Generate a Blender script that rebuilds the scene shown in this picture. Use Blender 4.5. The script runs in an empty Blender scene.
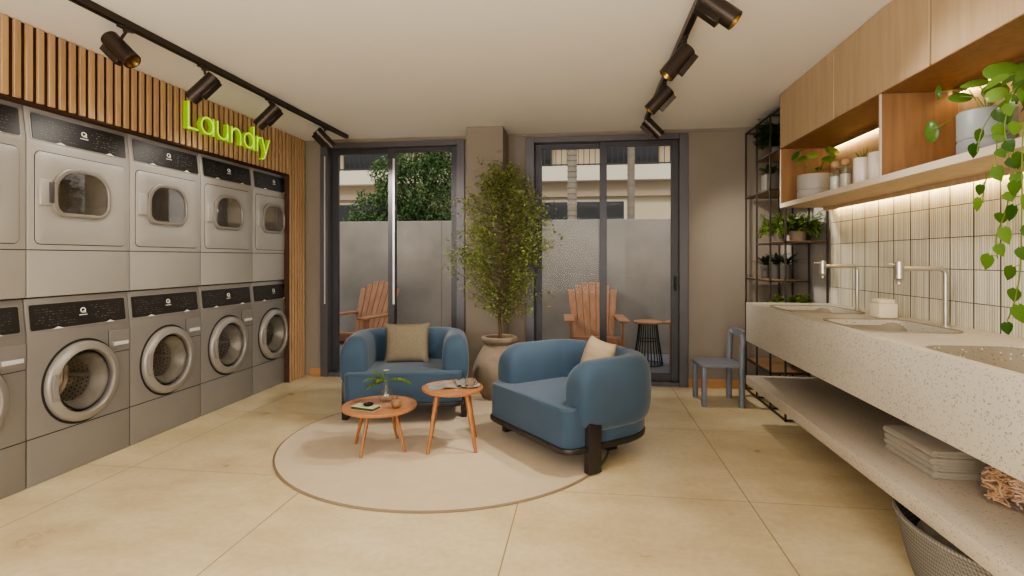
import bpy, bmesh, math, random
from mathutils import Vector, Matrix
R = math.radians
PI = math.pi
random.seed(7)
scn = bpy.context.scene
COL = scn.collection

# ------------------------------------------------------------------ materials
def new_mat(name):
    m = bpy.data.materials.new(name); m.use_nodes = True
    nt = m.node_tree; b = nt.nodes['Principled BSDF']
    return m, nt, b
def nd(nt, t, **k):
    n = nt.nodes.new(t)
    for a, v in k.items(): setattr(n, a, v)
    return n
def srgb(h):
    h = h.lstrip('#'); c = [int(h[i:i+2], 16)/255 for i in (0, 2, 4)]
    return tuple(x/12.92 if x <= .04045 else ((x+.055)/1.055)**2.4 for x in c) + (1,)
def mat(name, col, rough=.5, metal=0, var=.06, scale=6, bump=0, bscale=200, stretch=None, spec=.5, emit=None, es=0, sheen=0, coat=0, aniso=0):
    """solid colour varied by procedural noise, optional fine bump"""
    m, nt, b = new_mat(name); c = srgb(col)
    L = nt.links
    tc = nd(nt, 'ShaderNodeTexCoord'); mp = nd(nt, 'ShaderNodeMapping')
    L.new(tc.outputs['Object'], mp.inputs[0])
    if stretch: mp.inputs['Scale'].default_value = stretch
    n = nd(nt, 'ShaderNodeTexNoise'); n.inputs['Scale'].default_value = scale; n.inputs['Detail'].default_value = 4
    L.new(mp.outputs[0], n.inputs['Vector'])
    mx = nd(nt, 'ShaderNodeMix', data_type='RGBA')
    mx.inputs[6].default_value = tuple(max(0, x*(1-var*2)) for x in c[:3]) + (1,)
    mx.inputs[7].default_value = tuple(min(1, x*(1+var*2)) for x in c[:3]) + (1,)
    L.new(n.outputs[0], mx.inputs[0]); L.new(mx.outputs[2], b.inputs['Base Color'])
    b.inputs['Roughness'].default_value = rough; b.inputs['Metallic'].default_value = metal
    b.inputs['Specular IOR Level'].default_value = spec
    if sheen: b.inputs['Sheen Weight'].default_value = sheen; b.inputs['Sheen Roughness'].default_value = .4
    if coat: b.inputs['Coat Weight'].default_value = coat; b.inputs['Coat Roughness'].default_value = .1
    if bump:
        n2 = nd(nt, 'ShaderNodeTexNoise'); n2.inputs['Scale'].default_value = bscale
        L.new(mp.outputs[0], n2.inputs['Vector'])
        bp = nd(nt, 'ShaderNodeBump'); bp.inputs['Strength'].default_value = bump; bp.inputs['Distance'].default_value = .002
        L.new(n2.outputs[0], bp.inputs['Height']); L.new(bp.outputs[0], b.inputs['Normal'])
    if emit:
        b.inputs['Emission Color'].default_value = srgb(emit); b.inputs['Emission Strength'].default_value = es
    return m
def wood(name, c1, c2, axis=2, rough=.45, scale=14, island=0):
    """streaky grain running along the given axis"""
    m, nt, b = new_mat(name); L = nt.links
    tc = nd(nt, 'ShaderNodeTexCoord'); mp = nd(nt, 'ShaderNodeMapping'); L.new(tc.outputs['Object'], mp.inputs[0])
    s = [1, 1, 1]; s[axis] = .06; mp.inputs['Scale'].default_value = s
    n = nd(nt, 'ShaderNodeTexNoise'); n.inputs['Scale'].default_value = scale; n.inputs['Detail'].default_value = 8; n.inputs['Roughness'].default_value = .65
    n.inputs['Distortion'].default_value = .6
    L.new(mp.outputs[0], n.inputs['Vector'])
    r = nd(nt, 'ShaderNodeValToRGB'); r.color_ramp.elements[0].position = .3; r.color_ramp.elements[1].position = .7
    r.color_ramp.elements[0].color = srgb(c1); r.color_ramp.elements[1].color = srgb(c2)
    L.new(n.outputs[0], r.inputs[0])
    out = r.outputs[0]
    if island:
        g = nd(nt, 'ShaderNodeNewGeometry'); mr = nd(nt, 'ShaderNodeMapRange')
        mr.inputs[3].default_value = 1-island; mr.inputs[4].default_value = 1+island
        L.new(g.outputs['Random Per Island'], mr.inputs[0])
        h = nd(nt, 'ShaderNodeHueSaturation'); L.new(mr.outputs[0], h.inputs['Value']); L.new(out, h.inputs['Color']); out = h.outputs[0]
    L.new(out, b.inputs['Base Color']); b.inputs['Roughness'].default_value = rough
    bp = nd(nt, 'ShaderNodeBump'); bp.inputs['Strength'].default_value = .12; bp.inputs['Distance'].default_value = .002
    L.new(n.outputs[0], bp.inputs['Height']); L.new(bp.outputs[0], b.inputs['Normal'])
    return m
def leafmat(name, c1, c2, rough=.45, trans=.35):
    m, nt, b = new_mat(name); L = nt.links
    g = nd(nt, 'ShaderNodeNewGeometry'); r = nd(nt, 'ShaderNodeValToRGB')
    r.color_ramp.elements[0].color = srgb(c1); r.color_ramp.elements[1].color = srgb(c2)
    L.new(g.outputs['Random Per Island'], r.inputs[0]); L.new(r.outputs[0], b.inputs['Base Color'])
    b.inputs['Roughness'].default_value = rough
    t = nd(nt, 'ShaderNodeBsdfTranslucent'); L.new(r.outputs[0], t.inputs[0])
    mx = nd(nt, 'ShaderNodeMixShader'); mx.inputs[0].default_value = trans
    L.new(b.outputs[0], mx.inputs[1]); L.new(t.outputs[0], mx.inputs[2]); L.new(mx.outputs[0], nt.nodes['Material Output'].inputs[0])
    return m
def glassmat(name, tint=(1, 1, 1, 1), refl=.08, rough=.0, edge=.55):
    m, nt, b = new_mat(name); L = nt.links
    t = nd(nt, 'ShaderNodeBsdfTransparent'); t.inputs[0].default_value = tint
    g = nd(nt, 'ShaderNodeBsdfGlossy'); g.inputs['Roughness'].default_value = rough
    lw = nd(nt, 'ShaderNodeLayerWeight'); lw.inputs[0].default_value = .45
    mr = nd(nt, 'ShaderNodeMapRange'); mr.inputs[3].default_value = refl; mr.inputs[4].default_value = edge
    pw = nd(nt, 'ShaderNodeMath', operation='POWER'); pw.inputs[1].default_value = 3; L.new(lw.outputs['Facing'], pw.inputs[0]); L.new(pw.outputs[0], mr.inputs[0])
    mx = nd(nt, 'ShaderNodeMixShader'); L.new(mr.outputs[0], mx.inputs[0])
    L.new(t.outputs[0], mx.inputs[1]); L.new(g.outputs[0], mx.inputs[2]); L.new(mx.outputs[0], nt.nodes['Material Output'].inputs[0])
    return m
def terrazzo(name, base, chip1, chip2, rough=.35, dens=1.0):
    m, nt, b = new_mat(name); L = nt.links
    tc = nd(nt, 'ShaderNodeTexCoord')
    n = nd(nt, 'ShaderNodeTexNoise'); n.inputs['Scale'].default_value = 3; L.new(tc.outputs['Object'], n.inputs['Vector'])
    mx = nd(nt, 'ShaderNodeMix', data_type='RGBA'); c = srgb(base)
    mx.inputs[6].default_value = tuple(x*.93 for x in c[:3])+(1,); mx.inputs[7].default_value = tuple(min(1, x*1.06) for x in c[:3])+(1,)
    L.new(n.outputs[0], mx.inputs[0]); out = mx.outputs[2]
    for sc, th, cc, gate in ((48, .2, chip1, .72), (30, .17, chip2, .74), (95, .26, chip1, .7), (70, .25, '#e4dccf' if dens > .9 else chip2, .62)):
        v = nd(nt, 'ShaderNodeTexVoronoi'); v.inputs['Scale'].default_value = sc
        L.new(tc.outputs['Object'], v.inputs['Vector'])
        lt = nd(nt, 'ShaderNodeMath', operation='LESS_THAN'); lt.inputs[1].default_value = th; L.new(v.outputs['Distance'], lt.inputs[0])
        sx = nd(nt, 'ShaderNodeSeparateColor'); L.new(v.outputs['Color'], sx.inputs[0])
        gt = nd(nt, 'ShaderNodeMath', operation='GREATER_THAN'); gt.inputs[1].default_value = gate+(1-dens)*.3; L.new(sx.outputs[0], gt.inputs[0])
        ml = nd(nt, 'ShaderNodeMath', operation='MULTIPLY'); L.new(lt.outputs[0], ml.inputs[0]); L.new(gt.outputs[0], ml.inputs[1])
        m2 = nd(nt, 'ShaderNodeMath', operation='MULTIPLY'); L.new(ml.outputs[0], m2.inputs[0]); m2.inputs[1].default_value = .6
        x = nd(nt, 'ShaderNodeMix', data_type='RGBA'); L.new(m2.outputs[0], x.inputs[0]); L.new(out, x.inputs[6]); x.inputs[7].default_value = srgb(cc)
        out = x.outputs[2]
    L.new(out, b.inputs['Base Color']); b.inputs['Roughness'].default_value = rough
    return m
def floormat():
    m, nt, b = new_mat('beige_stone_tile'); L = nt.links
    tc = nd(nt, 'ShaderNodeTexCoord'); sp = nd(nt, 'ShaderNodeSeparateXYZ'); L.new(tc.outputs['Object'], sp.inputs[0])
    def line(sock, off, p, w):
        a = nd(nt, 'ShaderNodeMath', operation='SUBTRACT'); L.new(sock, a.inputs[0]); a.inputs[1].default_value = off
        w_ = nd(nt, 'ShaderNodeMath', operation='PINGPONG'); L.new(a.outputs[0], w_.inputs[0]); w_.inputs[1].default_value = p/2
        l = nd(nt, 'ShaderNodeMath', operation='LESS_THAN'); L.new(w_.outputs[0], l.inputs[0]); l.inputs[1].default_value = w
        return l.outputs[0]
    lx = line(sp.outputs[0], -.34, 1.195, .0028); ly = line(sp.outputs[1], 2.97, 1.195, .0022)
    mxl = nd(nt, 'ShaderNodeMath', operation='MAXIMUM'); L.new(lx, mxl.inputs[0]); L.new(ly, mxl.inputs[1])
    mp = nd(nt, 'ShaderNodeMapping'); mp.inputs['Scale'].default_value = (1, 1.5, 1); mp.inputs['Rotation'].default_value = (0, 0, .35); mp.inputs['Location'].default_value = (3.3, 1.7, 0); L.new(tc.outputs['Object'], mp.inputs[0])
    n = nd(nt, 'ShaderNodeTexNoise'); n.inputs['Scale'].default_value = 2.2; n.inputs['Detail'].default_value = 9; n.inputs['Roughness'].default_value = .62; L.new(mp.outputs[0], n.inputs['Vector'])
    r = nd(nt, 'ShaderNodeValToRGB'); e = r.color_ramp.elements
    e[0].position = .2; e[0].color = srgb('#c2ab7f'); e[1].position = .72; e[1].color = srgb('#e2d2ae')
    x = e.new(.5); x.color = srgb('#d6c49d')
    L.new(n.outputs[0], r.inputs[0])
    n2 = nd(nt, 'ShaderNodeTexNoise'); n2.inputs['Scale'].default_value = 30; n2.inputs['Detail'].default_value = 6; L.new(tc.outputs['Object'], n2.inputs['Vector'])
    mr = nd(nt, 'ShaderNodeMapRange'); mr.inputs[1].default_value = .3; mr.inputs[2].default_value = .7; mr.inputs[3].default_value = .93; mr.inputs[4].default_value = 1.05; L.new(n2.outputs[0], mr.inputs[0])
    h = nd(nt, 'ShaderNodeHueSaturation'); L.new(r.outputs[0], h.inputs['Color']); L.new(mr.outputs[0], h.inputs['Value'])
    mx = nd(nt, 'ShaderNodeMix', data_type='RGBA'); L.new(mxl.outputs[0], mx.inputs[0]); L.new(h.outputs[0], mx.inputs[6]); mx.inputs[7].default_value = srgb('#8f7d5c')
    L.new(mx.outputs[2], b.inputs['Base Color'])
    rr = nd(nt, 'ShaderNodeMapRange'); rr.inputs[3].default_value = .2; rr.inputs[4].default_value = .42; L.new(n.outputs[0], rr.inputs[0]); L.new(rr.outputs[0], b.inputs['Roughness'])
    return m
def islandmat(name, c1, c2, rough=.2, spec=.5):
    m, nt, b = new_mat(name); L = nt.links
    g = nd(nt, 'ShaderNodeNewGeometry'); r = nd(nt, 'ShaderNodeValToRGB')
    r.color_ramp.elements[0].color = srgb(c1); r.color_ramp.elements[1].color = srgb(c2)
    L.new(g.outputs['Random Per Island'], r.inputs[0]); L.new(r.outputs[0], b.inputs['Base Color'])
    b.inputs['Roughness'].default_value = rough; b.inputs['Specular IOR Level'].default_value = spec
    return m
def weave(name, c1, c2, scale=90):
    m, nt, b = new_mat(name); L = nt.links
    tc = nd(nt, 'ShaderNodeTexCoord')
    v = nd(nt, 'ShaderNodeTexVoronoi'); v.inputs['Scale'].default_value = scale
    mp = nd(nt, 'ShaderNodeMapping'); mp.inputs['Scale'].default_value = (1, 1, 1.8); L.new(tc.outputs['Object'], mp.inputs[0]); L.new(mp.outputs[0], v.inputs['Vector'])
    r = nd(nt, 'ShaderNodeValToRGB'); r.color_ramp.elements[0].position = .1; r.color_ramp.elements[1].position = .75
    r.color_ramp.elements[0].color = srgb(c2); r.color_ramp.elements[1].color = srgb(c1); L.new(v.outputs['Distance'], r.inputs[0])
    L.new(r.outputs[0], b.inputs['Base Color']); b.inputs['Roughness'].default_value = .9
    bp = nd(nt, 'ShaderNodeBump'); bp.inputs['Strength'].default_value = .5; bp.inputs['Distance'].default_value = .004; bp.invert = True
    L.new(v.outputs['Distance'], bp.inputs['Height']); L.new(bp.outputs[0], b.inputs['Normal'])
    return m

def knit(name, c1, c2, n=150, row=.0158):
    """rows of slanted stitches around the vertical axis"""
    m, nt, b = new_mat(name); L = nt.links
    def mth(op, a, v=None):
        x = nd(nt, 'ShaderNodeMath', operation=op)
        if hasattr(a, 'links'): L.new(a, x.inputs[0])
        else: x.inputs[0].default_value = a
        if v is not None:
            if hasattr(v, 'links'): L.new(v, x.inputs[1])
            else: x.inputs[1].default_value = v
        return x.outputs[0]
    tc = nd(nt, 'ShaderNodeTexCoord'); sp = nd(nt, 'ShaderNodeSeparateXYZ'); L.new(tc.outputs['Object'], sp.inputs[0])
    ang = mth('ARCTAN2', sp.outputs[1], sp.outputs[0]); zz = mth('DIVIDE', sp.outputs[2], row)
    st = mth('ABSOLUTE', mth('SINE', mth('ADD', mth('MULTIPLY', ang, n/2), mth('MULTIPLY', zz, PI/2))))
    rw = mth('ABSOLUTE', mth('SINE', mth('MULTIPLY', zz, PI)))
    h = mth('MULTIPLY', mth('POWER', st, .6), mth('POWER', rw, .5))
    r = nd(nt, 'ShaderNodeValToRGB'); r.color_ramp.elements[0].position = .15; r.color_ramp.elements[1].position = .8
    r.color_ramp.elements[0].color = srgb(c2); r.color_ramp.elements[1].color = srgb(c1); L.new(h, r.inputs[0])
    L.new(r.outputs[0], b.inputs['Base Color']); b.inputs['Roughness'].default_value = .9
    bp = nd(nt, 'ShaderNodeBump'); bp.inputs['Strength'].default_value = .5; bp.inputs['Distance'].default_value = .004
    L.new(h, bp.inputs['Height']); L.new(bp.outputs[0], b.inputs['Normal'])
    return m

M = {}
M['floor'] = floormat()
M['ceiling'] = mat('ceiling_paint', '#e7e4df', .9, var=.01, scale=1.5)
M['wall'] = mat('taupe_plaster', '#8b8174', .85, var=.04, scale=2.2, bump=.15, bscale=60)
M['wall_right'] = mat('pale_grey_plaster', '#aba59d', .85, var=.03, scale=2)
M['machine'] = mat('brushed_steel_grey', '#8b8782', .45, .25, var=.02, scale=3, bump=.03, bscale=400)
M['dryer'] = mat('satin_silver_panel', '#b1aea9', .45, .18, var=.015, scale=3, bump=.02, bscale=400)
M['ring'] = mat('satin_door_ring', '#98938c', .38, .3, var=.02)
M['groove'] = mat('dark_seam', '#2a2725', .6)
M['panel'] = mat('black_glass_panel', '#211f1d', .38, var=.05, spec=.5)
M['mark'] = mat('printed_marks', '#77736d', .5)
M['logo'] = mat('printed_logo', '#e8e6e1', .5)
M['steel'] = mat('drum_steel', '#cbc4b9', .3, .5, var=.1, scale=40)
M['rubber'] = mat('dark_rubber', '#2c2a28', .5)
M['doorglass'] = glassmat('smoked_porthole_glass', (.9, .88, .85, 1), .07)
M['panel2'] = mat('grey_glass_panel', '#34312e', .3, .35, var=.05, spec=.9)
M['rack'] = mat('bronze_grey_rack', '#453f39', .45, .4)
M['glass'] = glassmat('window_glass', (.98, .985, .985, 1), .003)
M['clearglass'] = glassmat('clear_glass', (.99, .995, .995, 1), .035, 0, .4)
M['bluegl'] = glassmat('pale_blue_glass', (.94, .97, .98, 1), .04)
M['slat'] = wood('light_oak_slat', '#b18e68', '#cba981', 2, .55, 18, island=.09)
M['slatback'] = mat('dark_slat_backing', '#4a3020', .8)
M['cabwood'] = wood('pale_ash_veneer', '#b0987a', '#c2ab8d', 2, .5, 22, island=.04)
M['shelfwood'] = wood('warm_walnut_veneer', '#775a40', '#97734f', 2, .45, 20)
M['edge'] = mat('white_shelf_edge', '#d9cdbd', .4, var=.02)
M['tablewood'] = wood('teak_table_top', '#9c6844', '#ba855c', 0, .32, 12)
M['legwood'] = wood('teak_leg', '#8f5c3a', '#ad7649', 2, .4, 20)
M['chairwood'] = wood('outdoor_cedar', '#986747', '#b58663', 2, .6, 16, island=.06)
M['basewood'] = wood('wooden_baseboard', '#a87a4e', '#bf8f5f', 0, .5, 10)
M['black'] = mat('black_powder_coat', '#23201e', .42, .3, var=.05)
M['lamp'] = mat('bronze_black_lamp', '#453c35', .32, .6, var=.05)
M['brass'] = mat('brass_reflector', '#8f7444', .3, .9)
M['frame'] = mat('graphite_aluminium', '#625f62', .38, .35, var=.03)
M['frame2'] = mat('graphite_aluminium_dark', '#4a484b', .4, .3, var=.03)
M['pale'] = mat('pale_reflection_and_pull', '#c9c8c6', .5)  # painted reflections on the left door; also the washers' drawer pulls
M['fabric'] = mat('blue_chair_fabric', '#3c5062', .9, var=.06, scale=5, bump=.35, bscale=500, sheen=.25)
M['plinth'] = mat('dark_wood_plinth', '#2e2926', .4, var=.08)
M['rug'] = mat('beige_round_rug', '#c9b699', .95, var=.04, scale=9, bump=.6, bscale=350, sheen=.2)
M['rugedge'] = mat('rug_binding', '#85745c', .9)
M['pillow1'] = weave('taupe_woven_cushion', '#91856f', '#5a5040', 220)
M['pillow2'] = mat('beige_striped_cushion', '#b9a68c', .9, var=.12, scale=5, bump=.4, bscale=300, stretch=(1, 1, 6))
M['clay'] = mat('weathered_clay', '#8c7c6a', .85, var=.38, scale=5, bump=.6, bscale=35)
M['soil'] = mat('potting_soil', '#3a2c20', .95, var=.2, scale=60)
M['bark'] = mat('tree_bark', '#5d4a35', .9, var=.2, scale=30, bump=.5, bscale=80)
M['leaf'] = leafmat('tree_leaf', '#6b7742', '#acb66c')
M['leaf2'] = leafmat('ficus_leaf', '#384d2a', '#6d8850', trans=.25)
M['fern'] = leafmat('fern_leaf', '#4a6424', '#869c44')
M['darkleaf'] = leafmat('dark_leaf', '#1f2c1b', '#46573a', .4, .15)
M['pilea'] = leafmat('round_plant_leaf', '#41682a', '#7fa34c', .3, .25)
M['pothos'] = leafmat('pothos_leaf', '#2b4f1a', '#678a34', .28, .25)
M['stem'] = mat('green_stem', '#6c7d3c', .6)
M['counter'] = terrazzo('terrazzo_counter', '#cbc5b9', '#5d5750', '#9c8f7f', dens=.75)
M['shelfterr'] = terrazzo('terrazzo_shelf', '#c6bbaa', '#6b6259', '#b08e74', dens=.8)
M['basin'] = mat('cream_basin', '#978e7c', .55, var=.01)
M['basin3'] = terrazzo('terrazzo_basin', '#8f8675', '#5a5044', '#7d6d58', .3)
M['tile'] = islandmat('cream_fluted_tile', '#c3beaa', '#d8d3c2', .12)
M['grout'] = mat('grey_grout', '#5f5b50', .9)
M['chrome'] = mat('brushed_nickel', '#c9c4bb', .32, .8)
M['white'] = mat('white_ceramic', '#e6e1d8', .25, var=.01)
M['cream'] = mat('cream_box', '#e9dfca', .4, var=.01)
M['greypot'] = mat('grey_ceramic_pot', '#a5a29d', .5, var=.06, scale=4)
M['greypot2'] = mat('blue_grey_pot', '#8f9496', .45, var=.06, scale=4)
M['darkpot'] = mat('charcoal_pot', '#54504a', .6)
M['cork'] = mat('cork_ball', '#b69470', .8, var=.1, scale=60)
M['stool'] = mat('grey_painted_wood', '#74777e', .45, var=.03)
M['towel'] = mat('beige_towel', '#a09685', .95, var=.05, scale=20, bump=.8, bscale=260, sheen=.3)
M['luffa'] = islandmat('wooden_shavings', '#cf9f78', '#efcaa4', .7)
M['basket'] = knit('grey_woven_rope', '#948d82', '#57514a')
M['denim'] = mat('blue_cloth', '#2d4560', .9, bump=.5, bscale=300)
M['sign'] = mat('lime_letter_side', '#7fa812', .4, emit='#8cc011', es=.25)
M['signface'] = mat('lime_letter_face', '#c2dd4e', .4, emit='#c4e04a', es=.45)
M['led'] = mat('warm_led_diffuser', '#fff0cf', .5, emit='#ffe0a6', es=15)
M['concrete'] = mat('concrete_wall', '#8d857a', .9, var=.2, scale=2.2, bump=.4, bscale=25)
M['pave'] = mat('terrace_paving', '#7d7c80', .85, var=.06, scale=4)
M['facade'] = mat('cream_render', '#b8a78c', .9, var=.04, scale=.6)
M['facade2'] = mat('pale_slab', '#c9bda7', .9, var=.04, scale=.6)
M['facadeband'] = mat('tan_band', '#9c8b73', .9, var=.05, scale=.6)
M['darkwin'] = mat('dark_window', '#262523', .2)
M['rail'] = mat('dark_railing', '#2d2a28', .5)
M['palmbark'] = mat('palm_bark', '#847868', .95, var=.2, scale=2, bump=.7, bscale=6, stretch=(1, 1, 6))
M['paper'] = mat('magazine_paper', '#8f897f', .5, var=.5, scale=22)
M['booktop'] = mat('book_cover', '#b8bd98', .5, var=.06)
M['bookside'] = mat('book_spine', '#46442f', .6)
M['woodball'] = mat('carved_wood_ball', '#8d6b4c', .55, var=.15, scale=30)
M['water'] = glassmat('water', (.97, .985, .98, 1), .01, 0, .1)
M['flower'] = mat('pale_flower', '#cdbcc4', .7)

# ------------------------------------------------------------------ mesh helpers
def BM(): return bmesh.new()
def obj(name, bm, m, parent=None, loc=None, ang=38, kind=None):
    bmesh.ops.recalc_face_normals(bm, faces=bm.faces) if ang is not None else None
    me = bpy.data.meshes.new(name); bm.to_mesh(me); bm.free()
    o = bpy.data.objects.new(name, me); COL.objects.link(o)
    me.materials.append(M[m] if isinstance(m, str) else m)
    if ang is not None:
        me.polygons.foreach_set('use_smooth', [True]*len(me.polygons)); me.set_sharp_from_angle(angle=R(ang))
    if parent: o.parent = parent
    if loc: o.location = loc
    if kind: o['kind'] = kind
    return o
def tag(o, label, cat, group=None, kind=None):
    o['label'] = label; o['category'] = cat
    if group: o['group'] = group
    if kind: o['kind'] = kind
    return o
def thing(name, label, cat, loc=(0, 0, 0), rz=0, group=None):
    o = bpy.data.objects.new(name, None); COL.objects.link(o); o.empty_display_size = .1
    o.location = loc; o.rotation_euler = (0, 0, rz)
    return tag(o, label, cat, group)
def struct(name, loc=(0, 0, 0)):
    o = bpy.data.objects.new(name, None); COL.objects.link(o); o.empty_display_size = .1; o.location = loc; o['kind'] = 'structure'
    return o
def dup(root, loc, label, rz=None, group=None):
    r = root.copy(); COL.objects.link(r); r.location = loc; r['label'] = label
    if rz is not None: r.rotation_euler = (0, 0, rz)
    if group: r['group'] = group
    for ch in list(root.children):
        c = ch.copy(); COL.objects.link(c); c.parent = r
        for g in list(ch.children):
            d = g.copy(); COL.objects.link(d); d.parent = c
    return r
def box(bm, x0, x1, y0, y1, z0, z1, bev=0, seg=2, mtx=None):
    t = BM(); bmesh.ops.create_cube(t, size=1)
    for v in t.verts: v.co = Vector(((x0+x1)/2+v.co.x*(x1-x0), (y0+y1)/2+v.co.y*(y1-y0), (z0+z1)/2+v.co.z*(z1-z0)))
    if bev: bmesh.ops.bevel(t, geom=t.edges[:], offset=bev, segments=seg, affect='EDGES', profile=.5)
    merge(bm, t, mtx)
def merge(bm, t, mtx=None):
    if mtx: bmesh.ops.transform(t, matrix=mtx, verts=t.verts)
    me = bpy.data.meshes.new('tmp'); t.to_mesh(me); t.free(); bm.from_mesh(me); bpy.data.meshes.remove(me)
def frame_of(d, up=Vector((0, 0, 1))):
    d = d.normalized()
    if abs(d.dot(up)) > .97: up = Vector((1, 0, 0))
    a = d.cross(up).normalized(); b = a.cross(d).normalized()
    return a, b
def tube(bm, pts, r, n=8, cap=True, closed=False):
    pts = [Vector(p) for p in pts]; N = len(pts); rs = r if isinstance(r, (list, tuple)) else [r]*N
    rings = []; a = None
    for i, p in enumerate(pts):
        if closed: d = pts[(i+1) % N]-pts[i-1]
        else: d = pts[min(i+1, N-1)]-pts[max(i-1, 0)]
        if d.length < 1e-9: d = Vector((0, 0, 1))
        d.normalize()
        if a is None: a, b = frame_of(d)
        else:
            a = (a - d*a.dot(d)).normalized(); b = a.cross(d).normalized()
        rings.append([bm.verts.new(p + (a*math.cos(2*PI*k/n)+b*math.sin(2*PI*k/n))*rs[i]) for k in range(n)])
    for i in range(N if closed else N-1):
        A = rings[i]; B = rings[(i+1) % N]
        for k in range(n):
            try: bm.faces.new((A[k], A[(k+1) % n], B[(k+1) % n], B[k]))
            except ValueError: pass
    if cap and not closed:
        bm.faces.new(rings[0][::-1]); bm.faces.new(rings[-1])
def lathe(bm, prof, n=32, mtx=None, sx=1, sy=1):
    t = BM(); rings = []
    for r, z in prof:
        if r < 1e-5: rings.append([t.verts.new((0, 0, z))])
        else: rings.append([t.verts.new((r*sx*math.cos(2*PI*k/n), r*sy*math.sin(2*PI*k/n), z)) for k in range(n)])
    for A, B in zip(rings, rings[1:]):
        for k in range(n):
            k2 = (k+1) % n
            if len(A) == 1 and len(B) == 1: continue
            if len(A) == 1: t.faces.new((A[0], B[k2], B[k]))
            elif len(B) == 1: t.faces.new((A[k], A[k2], B[0]))
            else: t.faces.new((A[k], A[k2], B[k2], B[k]))
    merge(bm, t, mtx)
def prism(bm, out, z0, z1, bev=0, seg=2, mtx=None, top_only=False):
    t = BM(); a = [t.verts.new((x, y, z0)) for x, y in out]; b = [t.verts.new((x, y, z1)) for x, y in out]
    n = len(out); t.faces.new(a[::-1]); t.faces.new(b)
    for k in range(n): t.faces.new((a[k], a[(k+1) % n], b[(k+1) % n], b[k]))
    if bev:
        t.edges.ensure_lookup_table()
        ed = [e for e in t.edges if (all(v in b for v in e.verts) or (not top_only and all(v in a for v in e.verts)))]
        bmesh.ops.bevel(t, geom=ed, offset=bev, segments=seg, affect='EDGES', profile=.5)
    merge(bm, t, mtx)
def rrect(x0, x1, y0, y1, r, seg=6):
    """rounded rectangle outline; r is one radius or four (x0y0, x1y0, x1y1, x0y1)"""
    rs = r if isinstance(r, (list, tuple)) else [r]*4; o = []
    for (cx, cy, sx, sy, a0), q in zip(((x0, y0, 1, 1, PI), (x1, y0, -1, 1, 1.5*PI), (x1, y1, -1, -1, 0), (x0, y1, 1, -1, .5*PI)), rs):
        for k in range(seg+1):
            a = a0+k*.5*PI/seg; o.append((cx+sx*q+q*math.cos(a), cy+sy*q+q*math.sin(a)))
    return o
# maps a prism drawn in (y, z) and extruded along x: prism x->Y, y->Z, z->X
YZ = Matrix(((0, 0, 1, 0), (1, 0, 0, 0), (0, 1, 0, 0), (0, 0, 0, 1)))
def ring_prism(bm, o1, o2, z0, z1, mtx=None, bev=0):
    """frame between outer outline o1 and inner outline o2 (same count)"""
    t = BM(); n = len(o1)
    V = [[t.verts.new((x, y, z)) for x, y in o] for o, z in ((o1, z0), (o1, z1), (o2, z1), (o2, z0))]
    for i in range(4):
        A = V[i]; B = V[(i+1) % 4]
        for k in range(n): t.faces.new((A[k], A[(k+1) % n], B[(k+1) % n], B[k]))
    if bev:
        s = set(V[1]) | set(V[2]); ed = [e for e in t.edges if (e.verts[0] in V[1] and e.verts[1] in V[1]) or (e.verts[0] in V[2] and e.verts[1] in V[2])]
        bmesh.ops.bevel(t, geom=ed, offset=bev, segments=2, affect='EDGES', profile=.5)
    merge(bm, t, mtx)
def boolcut(o, cutters):
    for c in cutters:
        md = o.modifiers.new('b', 'BOOLEAN'); md.operation = 'DIFFERENCE'; md.object = c; md.solver = 'EXACT'
    dg = bpy.context.evaluated_depsgraph_get(); dg.update()
    me = bpy.data.meshes.new_from_object(o.evaluated_get(dg)); o.modifiers.clear(); old = o.data; o.data = me
    bpy.data.meshes.remove(old)
    for c in cutters: bpy.data.objects.remove(c)
    me.polygons.foreach_set('use_smooth', [True]*len(me.polygons)); me.set_sharp_from_angle(angle=R(35))
def rib(bm, pts, w, x0, x1):
    """flat stroke drawn in (y, z), extruded from x0 to x1"""
    P = [Vector((p[0], p[1])) for p in pts]; n = len(P); Lf = []; Rt = []
    closed = (P[0]-P[-1]).length < 1e-6
    for i, p in enumerate(P):
        if closed: d = P[(i+1) % (n-1) if i == n-1 else i+1]-P[i-1 if i > 0 else n-2]
        else: d = P[min(i+1, n-1)]-P[max(i-1, 0)]
        d.normalize(); q = Vector((-d.y, d.x))*w/2
        Lf.append(p+q); Rt.append(p-q)
    V = []
    for l, r in zip(Lf, Rt):
        V.append([bm.verts.new(c) for c in ((x0, l.x, l.y), (x1, l.x, l.y), (x1, r.x, r.y), (x0, r.x, r.y))])
    for A, B in zip(V, V[1:]):
        for k in range(4): bm.faces.new((A[k], A[(k+1) % 4], B[(k+1) % 4], B[k]))
    if not closed: bm.faces.new(V[0][::-1]); bm.faces.new(V[-1])
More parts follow.
